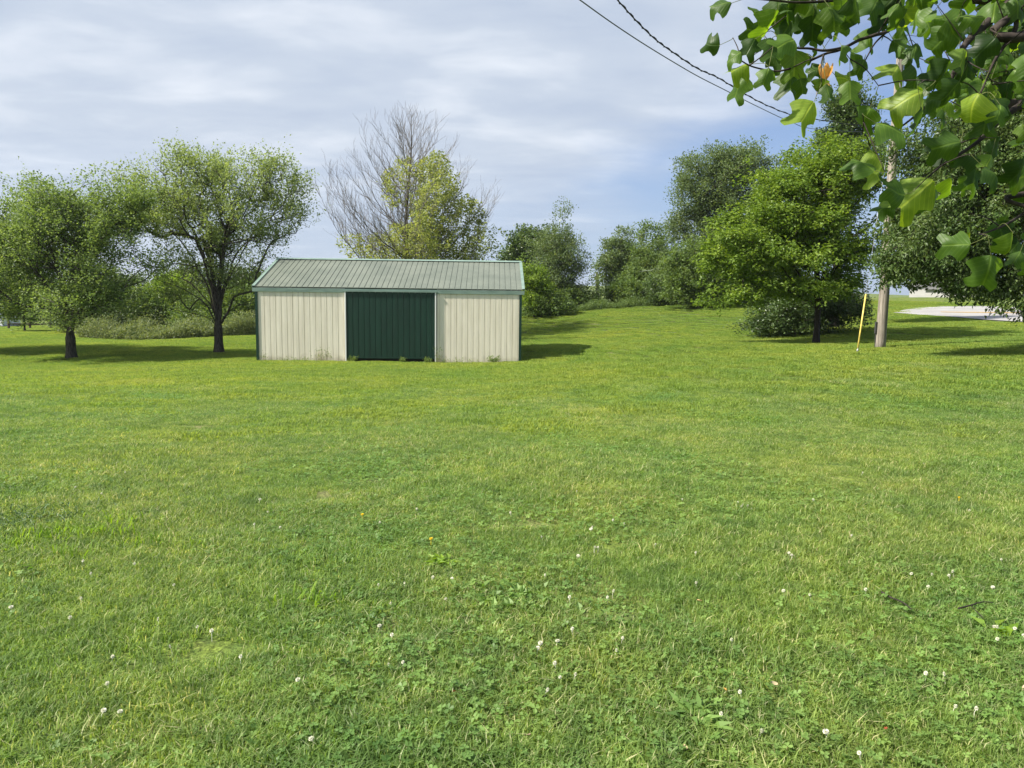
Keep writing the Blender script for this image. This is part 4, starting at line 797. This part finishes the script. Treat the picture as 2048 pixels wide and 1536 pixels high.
def ground_at(px, py):
    lo, hi = .8, 60.
    Ds = np.geomspace(.8, 60, 700); Q = np.array([P(px, py, d) for d in Ds]); g = gz(Q[:, 0], Q[:, 1]); k = np.argmax(Q[:, 2] < g); return np.array([Q[k, 0], Q[k, 1], g[k]])
# white clover flowers, one object each, sharing a mesh
M_cf = mat('clover_blossom', (.70, .69, .56), .8, .2)
def ico_head(r0):
    V = []; F = []; c = 0; nn = 34
    for i in range(nn):
        ph = math.acos(1-2*(i+.5)/nn*.92); th = i*2.39996; d = np.array([math.sin(ph)*math.cos(th), math.sin(ph)*math.sin(th), math.cos(ph)])
        s_ = np.cross(d, [.3, .2, 1]); s_ /= np.linalg.norm(s_); u_ = np.cross(s_, d); V += [d*r0*.4, d*r0*.8+s_*r0*.28, d*r0*1.1+u_*r0*.1, d*r0*.8-s_*r0*.28]; F.append((c, c+1, c+2, c+3)); c += 4
    return np.array(V), F
m = MB(); v_, f_ = ico_head(.0085); m.add(v_+np.array([0, 0, .045]), f_); m.add(v_*.6+np.array([0, 0, .044]), f_)
m.tube([(0, 0, 0), (.004, .002, .03), (0, 0, .042)], .0012, 4)
cf_me = None; spots = []
known = [(757, 1270), (1140, 1213), (483, 1337), (240, 1447), (205, 1448), (216, 1390), (594, 1380), (625, 1503), (1115, 1303), (1075, 1318), (22, 1228), (424, 1285), (785, 1226), (1568, 1196), (1728, 1197), (1816, 1162), (1906, 1162), (1898, 1168), (1392, 1182), (1620, 1205), (1516, 1484), (1648, 1488), (1722, 1536), (1483, 1410), (1995, 1274), (2030, 1276), (2048, 1288), (1985, 1272), (1077, 1305), (838, 1030), (539, 1035), (516, 1011), (560, 1068), (756, 1057), (888, 1216), (1580, 1120), (1580, 1126), (1389, 1120), (1188, 1112), (1195, 1108), (1180, 1068), (1155, 1125), (1486, 1020), (1492, 1025), (1500, 1028), (1484, 1024), (1625, 1010), (1474, 1018), (1183, 1070), (866, 1172), (908, 1174), (136, 1257), (1855, 1190), (1982, 1192)]
for q in known: spots.append(ground_at(q[0]+.1, min(q[1], 1530)))
while len(spots) < 105:
    px = rng.uniform(30, 2020); py = 900+rng.random()**.8*560
    if (math.sin(px/140)+math.sin(px/61+py/90)+rng.normal(0, .7)) > .5: spots.append(ground_at(px, py))
first = m.build('clover_flower', M_cf)
GC = 'white clover flowers dotted over the lawn'
for i, p in enumerate(spots):
    o = first if i == 0 else first.copy()
    if i: COL.objects.link(o)
    s_ = rng.uniform(.75, 1.2)*(1.15 if i < len(known) else .85); o.location = tuple(p); o.scale = (s_, s_, rng.uniform(.9, 1.15)); o.rotation_euler = (rng.normal(0, .15), rng.normal(0, .15), rng.uniform(0, 6)); tag(o, 'small round white clover flower standing in the mown grass', 'flower', GC)
# dandelions
M_dan = mat('dandelion_yellow', (.85, .62, .02), .7, .2); 
for (px, py, lab) in ((725, 1046, 'yellow dandelion flower at the centre left of the lawn'), (862, 1096, 'small orange-yellow flower right of and nearer than the dandelion'), (1917, 1011, 'tiny yellow flower far to the right in the lawn')):
    p = ground_at(px, py); m = MB(); v_, f_ = ico_head(.013); v_[:, 2] *= .6; m.add(v_+np.array([0, 0, .06]), f_); m.add(v_*.6+np.array([0, 0, .06]), f_); m.tube([(0, 0, 0), (0, 0, .06)], .0018, 5); o = m.build('yellow_flower', M_dan); o.location = tuple(p); tag(o, lab, 'flower')
# bright coarse grass tufts
def tuft(px, py, n_, w_, h, lab, m_=None):
    p = ground_at(px, py); Vs = []; Fs = []; R = []; c = 0
    for i in range(n_):
        a = rng.uniform(0, 6.28); o_ = np.array([rng.normal(0, w_), rng.normal(0, w_*.5), 0]); l_ = rng.uniform(.3, 1)*h; hh_ = h*rng.uniform(.6, 1.1); d = np.array([math.cos(a), math.sin(a), 0]); s_ = np.array([-d[1], d[0], 0])*rng.uniform(.003, .0055)
        pts = [(o_, 1), (o_+d*l_*.25+np.array([0, 0, hh_*.6]), 1), (o_+d*l_*.65+np.array([0, 0, hh_]), .8), (o_+d*l_*1.1+np.array([0, 0, hh_*.95]), .05)]
        for q, w2 in pts: Vs += [q-s_*w2, q+s_*w2]; R += [rng.random()]*2
        for j in range(3): Fs.append((c+2*j, c+2*j+1, c+2*j+3, c+2*j+2))
        c += 8
    o = mesh_np('grass_tuft', np.array(Vs), [np.array(Fs)], m_ or M_tuft, attrs={'rnd': R}); o.location = tuple(p); tag(o, lab, 'grass tuft', 'coarse grass tufts in the lawn')
for q in ((625, 1212, 42, .10, .09, 'bright yellow-green tuft of coarse grass alone in the left centre lawn'), (150, 1078, 50, .16, .10, 'bright tuft nearest the weedy patch at the left'), (215, 1075, 40, .12, .09, 'bright tuft right of the one by the weedy patch'), (290, 1098, 26, .10, .08, 'smaller bright tuft of the left row, right end'), (25, 1100, 30, .10, .08, 'bright tuft at the left edge below the weedy patch'), (140, 1122, 22, .07, .09, 'lowest bright tuft at the left'), (390, 1100, 18, .10, .07, 'thin sparse bright tuft farthest right of the left row'), (75, 1085, 26, .09, .09, 'bright tuft between the left edge and the weedy patch tufts'), (20, 838, 60, .25, .07, 'bright flat tuft far off at the left edge'), (240, 1048, 36, .16, .09, 'bright tuft just behind the left row')):
    tuft(*q)
M_wd = leafmat('dark_weed', (.08, .14, .05), (.14, .22, .08), .35, .5, .3)
def rosette(px, py, n_, ln, wd, lab, m_, name='broadleaf_weed', spread=.02, rise=.35):
    p = ground_at(px, py); c = np.c_[rng.normal(0, spread, n_), rng.normal(0, spread, n_), np.full(n_, .02)]; a = rng.uniform(0, 6.28, n_); d = np.c_[np.cos(a), np.sin(a), rng.uniform(.1, rise*2, n_)]
    V = quat_leaves(c, d, np.tile([0, 0, 1.], (n_, 1))+rng.normal(0, .2, (n_, 3)), rng.uniform(.6, 1.1, n_)*ln, np.full(n_, wd), .15, .2); o = crown_mesh(name, V, rng.random(n_), m_, None, None); o.location = tuple(p); tag(o, lab, 'weed')
rosette(40, 1050, 650, .06, .016, 'dark weedy patch of low leaves at the left edge', M_wd, 'weed_patch', .22, .8)
rosette(1395, 1440, 40, .11, .022, 'dark broad-leaved weed in the near right lawn', M_clover, spread=.04)
rosette(2010, 1276, 14, .10, .045, 'light green plantain leaves at the right edge of the near lawn', M_tuft, spread=.04)
rosette(878, 1132, 26, .09, .03, 'light broad-leaved weed in the middle of the lawn', M_tuft, spread=.03)
rosette(1010, 1210, 120, .06, .035, 'dense dark clover clump in the centre of the near lawn', M_clover, 'clover_clump', .12, .8)
# fallen twigs, petals and leaves
def twig(pts, r0, lab, side=()):
    p = [ground_at(*q)+np.array([0, 0, .05]) for q in pts]; m = MB(); m.tube(catmull(p, 5), np.linspace(r0, r0*.5, len(catmull(p, 5))), 5)
    for s_ in side: q = [ground_at(*z)+np.array([0, 0, .052]) for z in s_]; m.tube(q, r0*.5, 4)
    o = m.build('fallen_twig', M_branch, None, True, loc=p[0]); tag(o, lab, 'twig')
twig([(1762, 1203), (1780, 1213), (1804, 1223), (1822, 1238)], .006, 'short dark fallen twig in the right lawn, the straighter one')
twig([(1915, 1236), (1940, 1231), (1962, 1224), (1985, 1225)], .005, 'thin forked fallen twig near the right edge of the lawn', [[(1940, 1231), (1952, 1244), (1964, 1254)]])
def petal(px, py, c_, sz, lab, nm='fallen_petal', cat='petal'):
    p = ground_at(px, py)+np.array([0, 0, .035]); n_ = 6; sz *= .62; V = []; F = []
    for i in range(n_+1):
        u = i/n_; w_ = math.sin(math.pi*(u*.85+.1))*.32
        for j in (-1, 0, 1): V.append((u*sz, j*w_*sz, .18*sz*abs(j)+.25*sz*u*u))
    for i in range(n_): F += [(3*i, 3*i+3, 3*i+4, 3*i+1), (3*i+1, 3*i+4, 3*i+5, 3*i+2)]
    o = mesh_np(nm, V, [np.array(F)], mat(nm+'_tone', c_, .6, .3), smooth=True); o.location = tuple(p); o.rotation_euler = (rng.normal(0, .4), rng.normal(0, .4), rng.uniform(0, 6)); tag(o, lab, cat)
petal(1393, 1214, (.75, .5, .25), .05, 'pale orange fallen petal in the middle right lawn'); petal(1452, 1399, (.78, .42, .12), .05, 'orange fallen petal in the near right lawn')
petal(1344, 1446, (.25, .04, .015), .045, 'dark red fallen leaf scrap in the near lawn', 'fallen_leaf', 'leaf'); petal(906, 1400, (.22, .05, .02), .04, 'reddish brown leaf scrap in the near centre lawn', 'fallen_leaf', 'leaf'); petal(1770, 1475, (.22, .05, .02), .035, 'small red-brown leaf scrap at the near right', 'fallen_leaf', 'leaf')
petal(1365, 1512, (.38, .30, .17), .05, 'tan dead leaf near the bottom edge right of centre', 'fallen_leaf', 'leaf'); petal(1062, 1492, (.40, .31, .2), .045, 'pinkish tan dead leaf near the bottom centre', 'fallen_leaf', 'leaf'); petal(1555, 1385, (.38, .32, .19), .05, 'narrow tan dead leaf in the near right lawn', 'fallen_leaf', 'leaf'); petal(2044, 1400, (.42, .34, .22), .06, 'tan dead leaf at the right edge of the photo', 'fallen_leaf', 'leaf')

# ------------------------------------------------------------ tulip tree reaching in at the upper right
L_tulip = leafmat('tulip_tree_leaves', (.018, .046, .010), (.075, .145, .022), .42, .46, .3, (.17, .25, .035), None, (2.6, 2.5, .5))
tb = np.array([4.9, 2.9, 0.]); tb[2] = gzs(tb[0], tb[1])
tul = empty('tulip_tree', tb, 'tulip tree whose leafy branches hang into the upper right corner close to the camera', 'tree')
m = MB(); m.tube([tb+[0, 0, -.2], tb+[.02, 0, .4], tb+[0, .03, 2.2], tb+[.1, 0, 4.4], tb+[.05, .1, 7]], [.26, .2, .17, .14, .08], 12); m.build('trunk', M_bark, tul, True, loc=tb)
TP = {
 'A': [(1850, -20, 3.0), (1817, 8, 3.0), (1781, 58, 2.95), (1750, 70, 2.9), (1719, 80, 2.9), (1690, 94, 2.85), (1650, 101, 2.8), (1620, 97, 2.8), (1589, 95, 2.75), (1560, 82, 2.75)],
 'A2': [(1719, 80, 2.9), (1680, 100, 2.9), (1650, 108, 2.9), (1608, 127, 2.85), (1570, 140, 2.8), (1545, 142, 2.8), (1504, 133, 2.75), (1480, 120, 2.75)],
 'B': [(1781, 58, 2.95), (1752, 84, 2.95), (1736, 110, 2.95), (1724, 135, 2.9)],
 'C': [(2060, -60, 3.3), (2019, 5, 3.25), (1975, 45, 3.2), (1931, 88, 3.15), (1915, 130, 3.1), (1898, 165, 3.1), (1879, 188, 3.05), (1850, 215, 3.05), (1825, 236, 3.0), (1791, 262, 3.0)],
 'D': [(2130, 190, 3.4), (2048, 209, 3.3), (2000, 241, 3.2), (1960, 280, 3.15), (1928, 303, 3.1), (1885, 330, 3.05), (1850, 360, 3.0)],
 'E_': [(2130, 60, 2.9), (2040, 20, 2.9), (2030, 60, 2.9), (1990, 120, 2.9), (1960, 190, 2.85)],
 'F': [(2140, 380, 3.0), (2060, 420, 2.9), (2010, 450, 2.8), (1960, 470, 2.75)],
 'G': [(1850, -20, 3.0), (1760, -8, 2.9), (1680, 0, 2.8), (1600, 5, 2.75), (1540, 0, 2.7), (1470, -6, 2.7)],
 'H': [(2060, -60, 3.3), (1960, -40, 3.1), (1850, -20, 3.0)],
}
bn = []
for k_, L in TP.items():
    p = [P(*q) for q in L]
    if k_ in ('C', 'D', 'E_', 'F'): p = [tb+np.array([-.05, 0, {'C': 3.7, 'D': 2.9, 'E_': 3.3, 'F': 2.2}[k_]])]+p
    c = catmull(p, 6); r_ = np.interp(np.linspace(0, 1, len(c)), [0, .45, 1], {'A': [.008, .006, .003], 'A2': [.005, .0042, .0022], 'B': [.004, .003, .002], 'C': [.03, .011, .003], 'D': [.03, .010, .003], 'E_': [.03, .010, .003], 'F': [.02, .007, .0025], 'G': [.008, .005, .0025], 'H': [.012, .010, .008]}[k_])
    m = MB(); m.tube(c, r_, 7); m.build('branch', M_branch, tul, True, loc=tb); bn += [q for q in c if q[0] < 3.6]
bn = np.array(bn)
hw = lambda t: np.interp(t, [0, .03, .10, .2, .3, .42, .52, .64, .80, .92, 1], [.03, .20, .36, .50, .50, .36, .30, .33, .45, .43, .30])
tl = np.array([0, .04, .1, .18, .28, .4, .52, .64, .76, .86, .94, 1]); sc_ = np.array([-1, -.66, -.33, 0, .33, .66, 1])
TT, SS = np.meshgrid(tl, sc_, indexing='ij'); LX = SS*hw(TT)*1.0; LY = TT*(.74+.24*np.abs(SS)**1.1)-.04*np.abs(SS)*(TT < .15)
nt, ns = LX.shape; li = np.arange(nt*ns).reshape(nt, ns); LF = np.stack([li[:-1, :-1], li[:-1, 1:], li[1:, 1:], li[1:, :-1]], -1).reshape(-1, 4)
LV, LFs, LR, pet = [], [], [], MB(); bases = []
def tleaf(px, py, size_px, ang, D=None, tilt=None, tone=None, bend=None, fold=None):
    """leaf whose middle is at px,py; ang = direction of its tip in the picture, 0 right, 90 down"""
    D = D or rng.uniform(2.6, 3.2); sz = size_px*D/FPX*1.12; a = math.radians(ang)
    t = _R*math.cos(a)-_U*math.sin(a)+_F*rng.normal(0, .35); t /= np.linalg.norm(t)
    nrm = -_F+rng.normal(0, .45, 3)+(np.array([0, 0, .55]) if tilt is None else np.array(tilt)); nrm -= nrm@t*t; nrm /= np.linalg.norm(nrm); sd = np.cross(t, nrm)
    bend = rng.normal(.7, .6) if bend is None else bend; fold = rng.uniform(.3, 1.0) if fold is None else fold
    x, y = LX.ravel(), LY.ravel(); z = -fold*np.abs(x)**1.25+.05*np.sin(x*9+rng.uniform(0, 6))*np.sin(y*7+rng.uniform(0, 6))-.3*rng.normal()*x*y
    x = x*math.cos(fold*.6); th = bend*y; Y = np.sin(th)/(bend+1e-6) if abs(bend) > .05 else y; Zb = -(1-np.cos(th))/(bend+1e-6) if abs(bend) > .05 else 0*y
    Y = Y+z*np.sin(th); Zz = Zb+z*np.cos(th)
    c = P(px, py, D)-t*sz*.42
    V = c+(x[:, None]*sd+Y[:, None]*t+Zz[:, None]*nrm)*sz; LV.append(V); LFs.append(LF+len(LV[:-1])*nt*ns); LR.append(np.full(len(V), rng.random()*.75 if tone is None else tone))
    bases.append((c, t))
man = [(1439, 3, 45, 190), (1419, 90, 38, 195), (1512, 20, 26, 200), (1510, 62, 45, 190), (1478, 130, 50, 165), (1475, 176, 48, 120), (1465, 111, 36, 160), (1543, 55, 62, 100), (1556, 20, 55, 100), (1532, 153, 40, 110), (1569, 88, 50, 150),
       (1589, 130, 55, 90), (1582, 163, 55, 100), (1605, 176, 35, 70), (1638, 176, 34, 90), (1657, 183, 32, 80), (1612, 228, 64, 125), (1680, 108, 32, 100), (1716, 109, 30, 10), (1742, 75, 45, 90), (1693, 157, 45, 0), (1700, 183, 42, 90), (1721, 137, 35, 110),
       (1618, 104, 32, 0), (1631, 137, 35, 160), (1791, 140, 66, 130), (1771, 42, 48, 100), (1837, 36, 62, 110), (1690, 29, 66, 100), (1651, 49, 50, 120), (1605, 23, 55, 150), (1886, 147, 52, 120), (1726, 241, 52, 110), (1726, 320, 62, 230), (1758, 316, 50, 60),
       (1755, 346, 45, 80), (1807, 196, 74, 165), (1788, 251, 66, 20), (1788, 382, 60, 190), (1830, 391, 88, 140), (1771, 411, 42, 170), (1850, 241, 55, 60), (1935, 222, 72, 120), (1918, 284, 66, 0), (1889, 290, 60, 170), (1869, 391, 68, 90), (1908, 489, 56, 185),
       (1941, 483, 46, 60), (2003, 466, 46, 70), (1975, 548, 72, 95), (2030, 492, 55, 80), (2040, 350, 60, 95), (1540, 100, 45, 95), (1500, 95, 40, 120), (1555, 115, 46, 60), (1625, 60, 50, 80), (1575, 50, 50, 130), (1720, 20, 55, 60), (1750, 10, 50, 120), (1790, 15, 55, 90), (1660, 15, 50, 70), (1640, 90, 34, 60)]
bright = {20, 25, 27, 34, 35, 36, 39, 42, 47, 4, 16}
for i_, q in enumerate(man): tleaf(*q, D=rng.uniform(2.6, 3.0), tone=.95 if i_ in bright else None)
for (n_, x0, x1, y0, y1, D0, D1) in ((125, 1850, 2110, -50, 225, 2.7, 4.2), (36, 1540, 1870, -55, 45, 2.6, 3.2), (26, 1890, 2110, 220, 400, 2.7, 4.0), (9, 1960, 2110, 400, 540, 2.7, 3.3), (9, 1790, 1880, 50, 230, 2.8, 3.3), (60, 2100, 2500, -150, 400, 2.8, 4)):
    for _ in range(n_): tleaf(rng.uniform(x0, x1), rng.uniform(y0, y1), rng.uniform(32, 58), rng.normal(105, 50), D=rng.uniform(D0, D1))
for q in bn[(bn[:, 0] > 2.3)]:   # the same limbs carry leaves beyond the frame too
    for _ in range(3):
        w_ = q+rng.normal(0, .09, 3)-np.array([0, 0, .05]); X_, Y_ = proj(w_)
        if X_ > 2090: tleaf(X_, Y_, 46*3/w_[1]*1.05, rng.normal(100, 45), D=w_[1])
_nt = L_tulip.node_tree; n, l = nodes(_nt)   # pinnate veins: paler midrib and side veins on every leaf
_ax, _ay = n('ShaderNodeAttribute', attribute_name='lx'), n('ShaderNodeAttribute', attribute_name='ly')
_ab = n('ShaderNodeMath', operation='ABSOLUTE'); l(_ax, _ab.inputs[0], 'Fac'); _m1 = n('ShaderNodeMapRange', i_1=.012, i_2=.035, i_3=1, i_4=0); l(_ab, _m1.inputs[0])
_v = n('ShaderNodeMath', operation='MULTIPLY_ADD', i_1=-.75); l(_ab, _v.inputs[0]); l(_ay, _v.inputs[2], 'Fac'); _s = n('ShaderNodeMath', operation='MULTIPLY', i_1=7.5); l(_v, _s.inputs[0]); _fr = n('ShaderNodeMath', operation='PINGPONG', i_1=.5); l(_s, _fr.inputs[0])
_m2 = n('ShaderNodeMapRange', i_1=.0, i_2=.09, i_3=.6, i_4=0); l(_fr, _m2.inputs[0]); _mx = n('ShaderNodeMath', operation='MAXIMUM'); l(_m1, _mx.inputs[0]); l(_m2, _mx.inputs[1])
_pb = next(q for q in _nt.nodes if q.type == 'BSDF_PRINCIPLED'); _src = _pb.inputs['Base Color'].links[0].from_socket; _mm = n('ShaderNodeMix', data_type='RGBA', blend_type='MULTIPLY'); l(_mx, _mm.inputs[0]); _nt.links.new(_src, _mm.inputs[6]); _mm.inputs[7].default_value = (1.9, 1.6, 1.7, 1)
_sp = n('ShaderNodeTexNoise', i_Scale=14, i_Detail=4); _ge = n('ShaderNodeNewGeometry'); l(_ge, _sp.inputs['Vector'], 'Position'); _sr = ramp(n, [(.35, (.75, .78, .8)), (.65, (1.2, 1.15, 1.1))]); l(_sp, _sr.inputs[0]); _m3 = n('ShaderNodeMix', data_type='RGBA', blend_type='MULTIPLY'); _m3.inputs[0].default_value = 1; l(_mm, _m3.inputs[6], 2); l(_sr, _m3.inputs[7])
l(_m3, _pb.inputs['Base Color'], 2); _hs = next(q for q in _nt.nodes if q.type == 'BSDF_TRANSLUCENT').inputs[0].links[0].from_node; l(_m3, _hs.inputs[6], 2)
_bp = n('ShaderNodeBump', i_Strength=.5, i_Distance=.002); _bp.invert = True; l(_mx, _bp.inputs['Height']); l(_bp, _pb.inputs['Normal'])
mesh_np('leaves', np.concatenate(LV), [np.concatenate(LFs)], L_tulip, tul, {'rnd': np.concatenate(LR), 'lx': np.tile(LX.ravel(), len(LV)), 'ly': np.tile(LY.ravel(), len(LV))}, smooth=True, loc=tb)
tw = MB(); o_r = np.argsort([np.linalg.norm(bn-c, axis=1).min() for c, t in bases])
for ii in o_r:
    c, t = bases[ii]; d = np.linalg.norm(bn-c, axis=1); q = bn[int(np.argmin(d))]; L = d.min()
    if L > .11:
        e = c-t*.05+np.array([0, 0, .03]); v = catmull([q, (q+e)/2+np.array([0, 0, .06*L])+rng.normal(0, .03, 3)*L, e], 4); tw.tube(v, np.linspace(.0026, .0014, len(v)), 5); bn = np.r_[bn, v[1:]]; q = e; L = .06
    mid = (c+q)/2-t*min(.03, L*.3)+np.array([0, 0, .12*L]); pet.tube(catmull([q, mid, c], 4), np.linspace(.0014, .0009, 9), 4, False)
tw.build('twigs', M_branch, tul, True, loc=tb)
pet.build('leaf_stalks', mat('green_leaf_stalk', (.10, .12, .03), .6, .3), tul, True, loc=tb)
# one tulip flower
fc_ = P(1650, 160, 2.75); M_tf = leafmat('tulip_petal', (.72, .40, .12), (.80, .55, .22), .45, .5, .3, None, None, (1.2, 1.1, .8)); Vs, Fs, c0 = [], [], 0
for k_ in range(6):
    a = k_*math.pi/3+.3; d = np.array([math.cos(a), math.sin(a), 0]); s2 = np.array([-d[1], d[0], 0])
    for i in range(6):
        u = i/5; w_ = .013*math.sin(math.pi*min(1, u*.8+.15)); rr = .004+.022*math.sin(u*1.7)*1.0; z_ = .052*u
        for j in (-1, 0, 1): Vs.append(fc_+d*(rr-.003*abs(j))+s2*j*w_+np.array([0, 0, z_]))
    for i in range(5): Fs += [(c0+3*i, c0+3*i+1, c0+3*i+4, c0+3*i+3), (c0+3*i+1, c0+3*i+2, c0+3*i+5, c0+3*i+4)]
    c0 += 18
fl = mesh_np('flower', Vs, [np.array(Fs)], M_tf, tul, {'rnd': rng.random(len(Vs))}, smooth=True, loc=tb); fl['label'] = 'single orange and yellow cup-shaped flower among the leaves'
Vs, Fs, c0 = [], [], 0
for a in (.5, 2.6, 4.7):
    d = np.array([math.cos(a), math.sin(a), 0]); s2 = np.array([-d[1], d[0], 0])
    for i in range(5):
        u = i/4; w_ = .009*math.sin(math.pi*min(1, u*.85+.12))
        for j in (-1, 1): Vs.append(fc_+d*(.008+.02*u)+s2*j*w_+np.array([0, 0, -.045*u*u-.005]))
    for i in range(4): Fs.append((c0+2*i, c0+2*i+1, c0+2*i+3, c0+2*i+2))
    c0 += 10
mesh_np('sepals', Vs, [np.array(Fs)], M_tf, fl, {'rnd': rng.random(len(Vs))}, smooth=True, loc=tb)

m = MB(); m.box((-2900, -350, -3.5), (2900, 2900, 60)); vm = bpy.data.materials.new('haze'); vm.use_nodes = True; vm.node_tree.nodes.clear(); n, l = nodes(vm.node_tree)
pv = n('ShaderNodeVolumePrincipled'); pv.inputs['Density'].default_value = .00018; pv.inputs['Color'].default_value = (.9, .94, 1, 1); pv.inputs['Anisotropy'].default_value = .3
oo = n('ShaderNodeOutputMaterial'); l(pv, oo.inputs['Volume']); tag(m.build('haze', vm), 'thin pale summer haze', 'haze', kind='stuff')
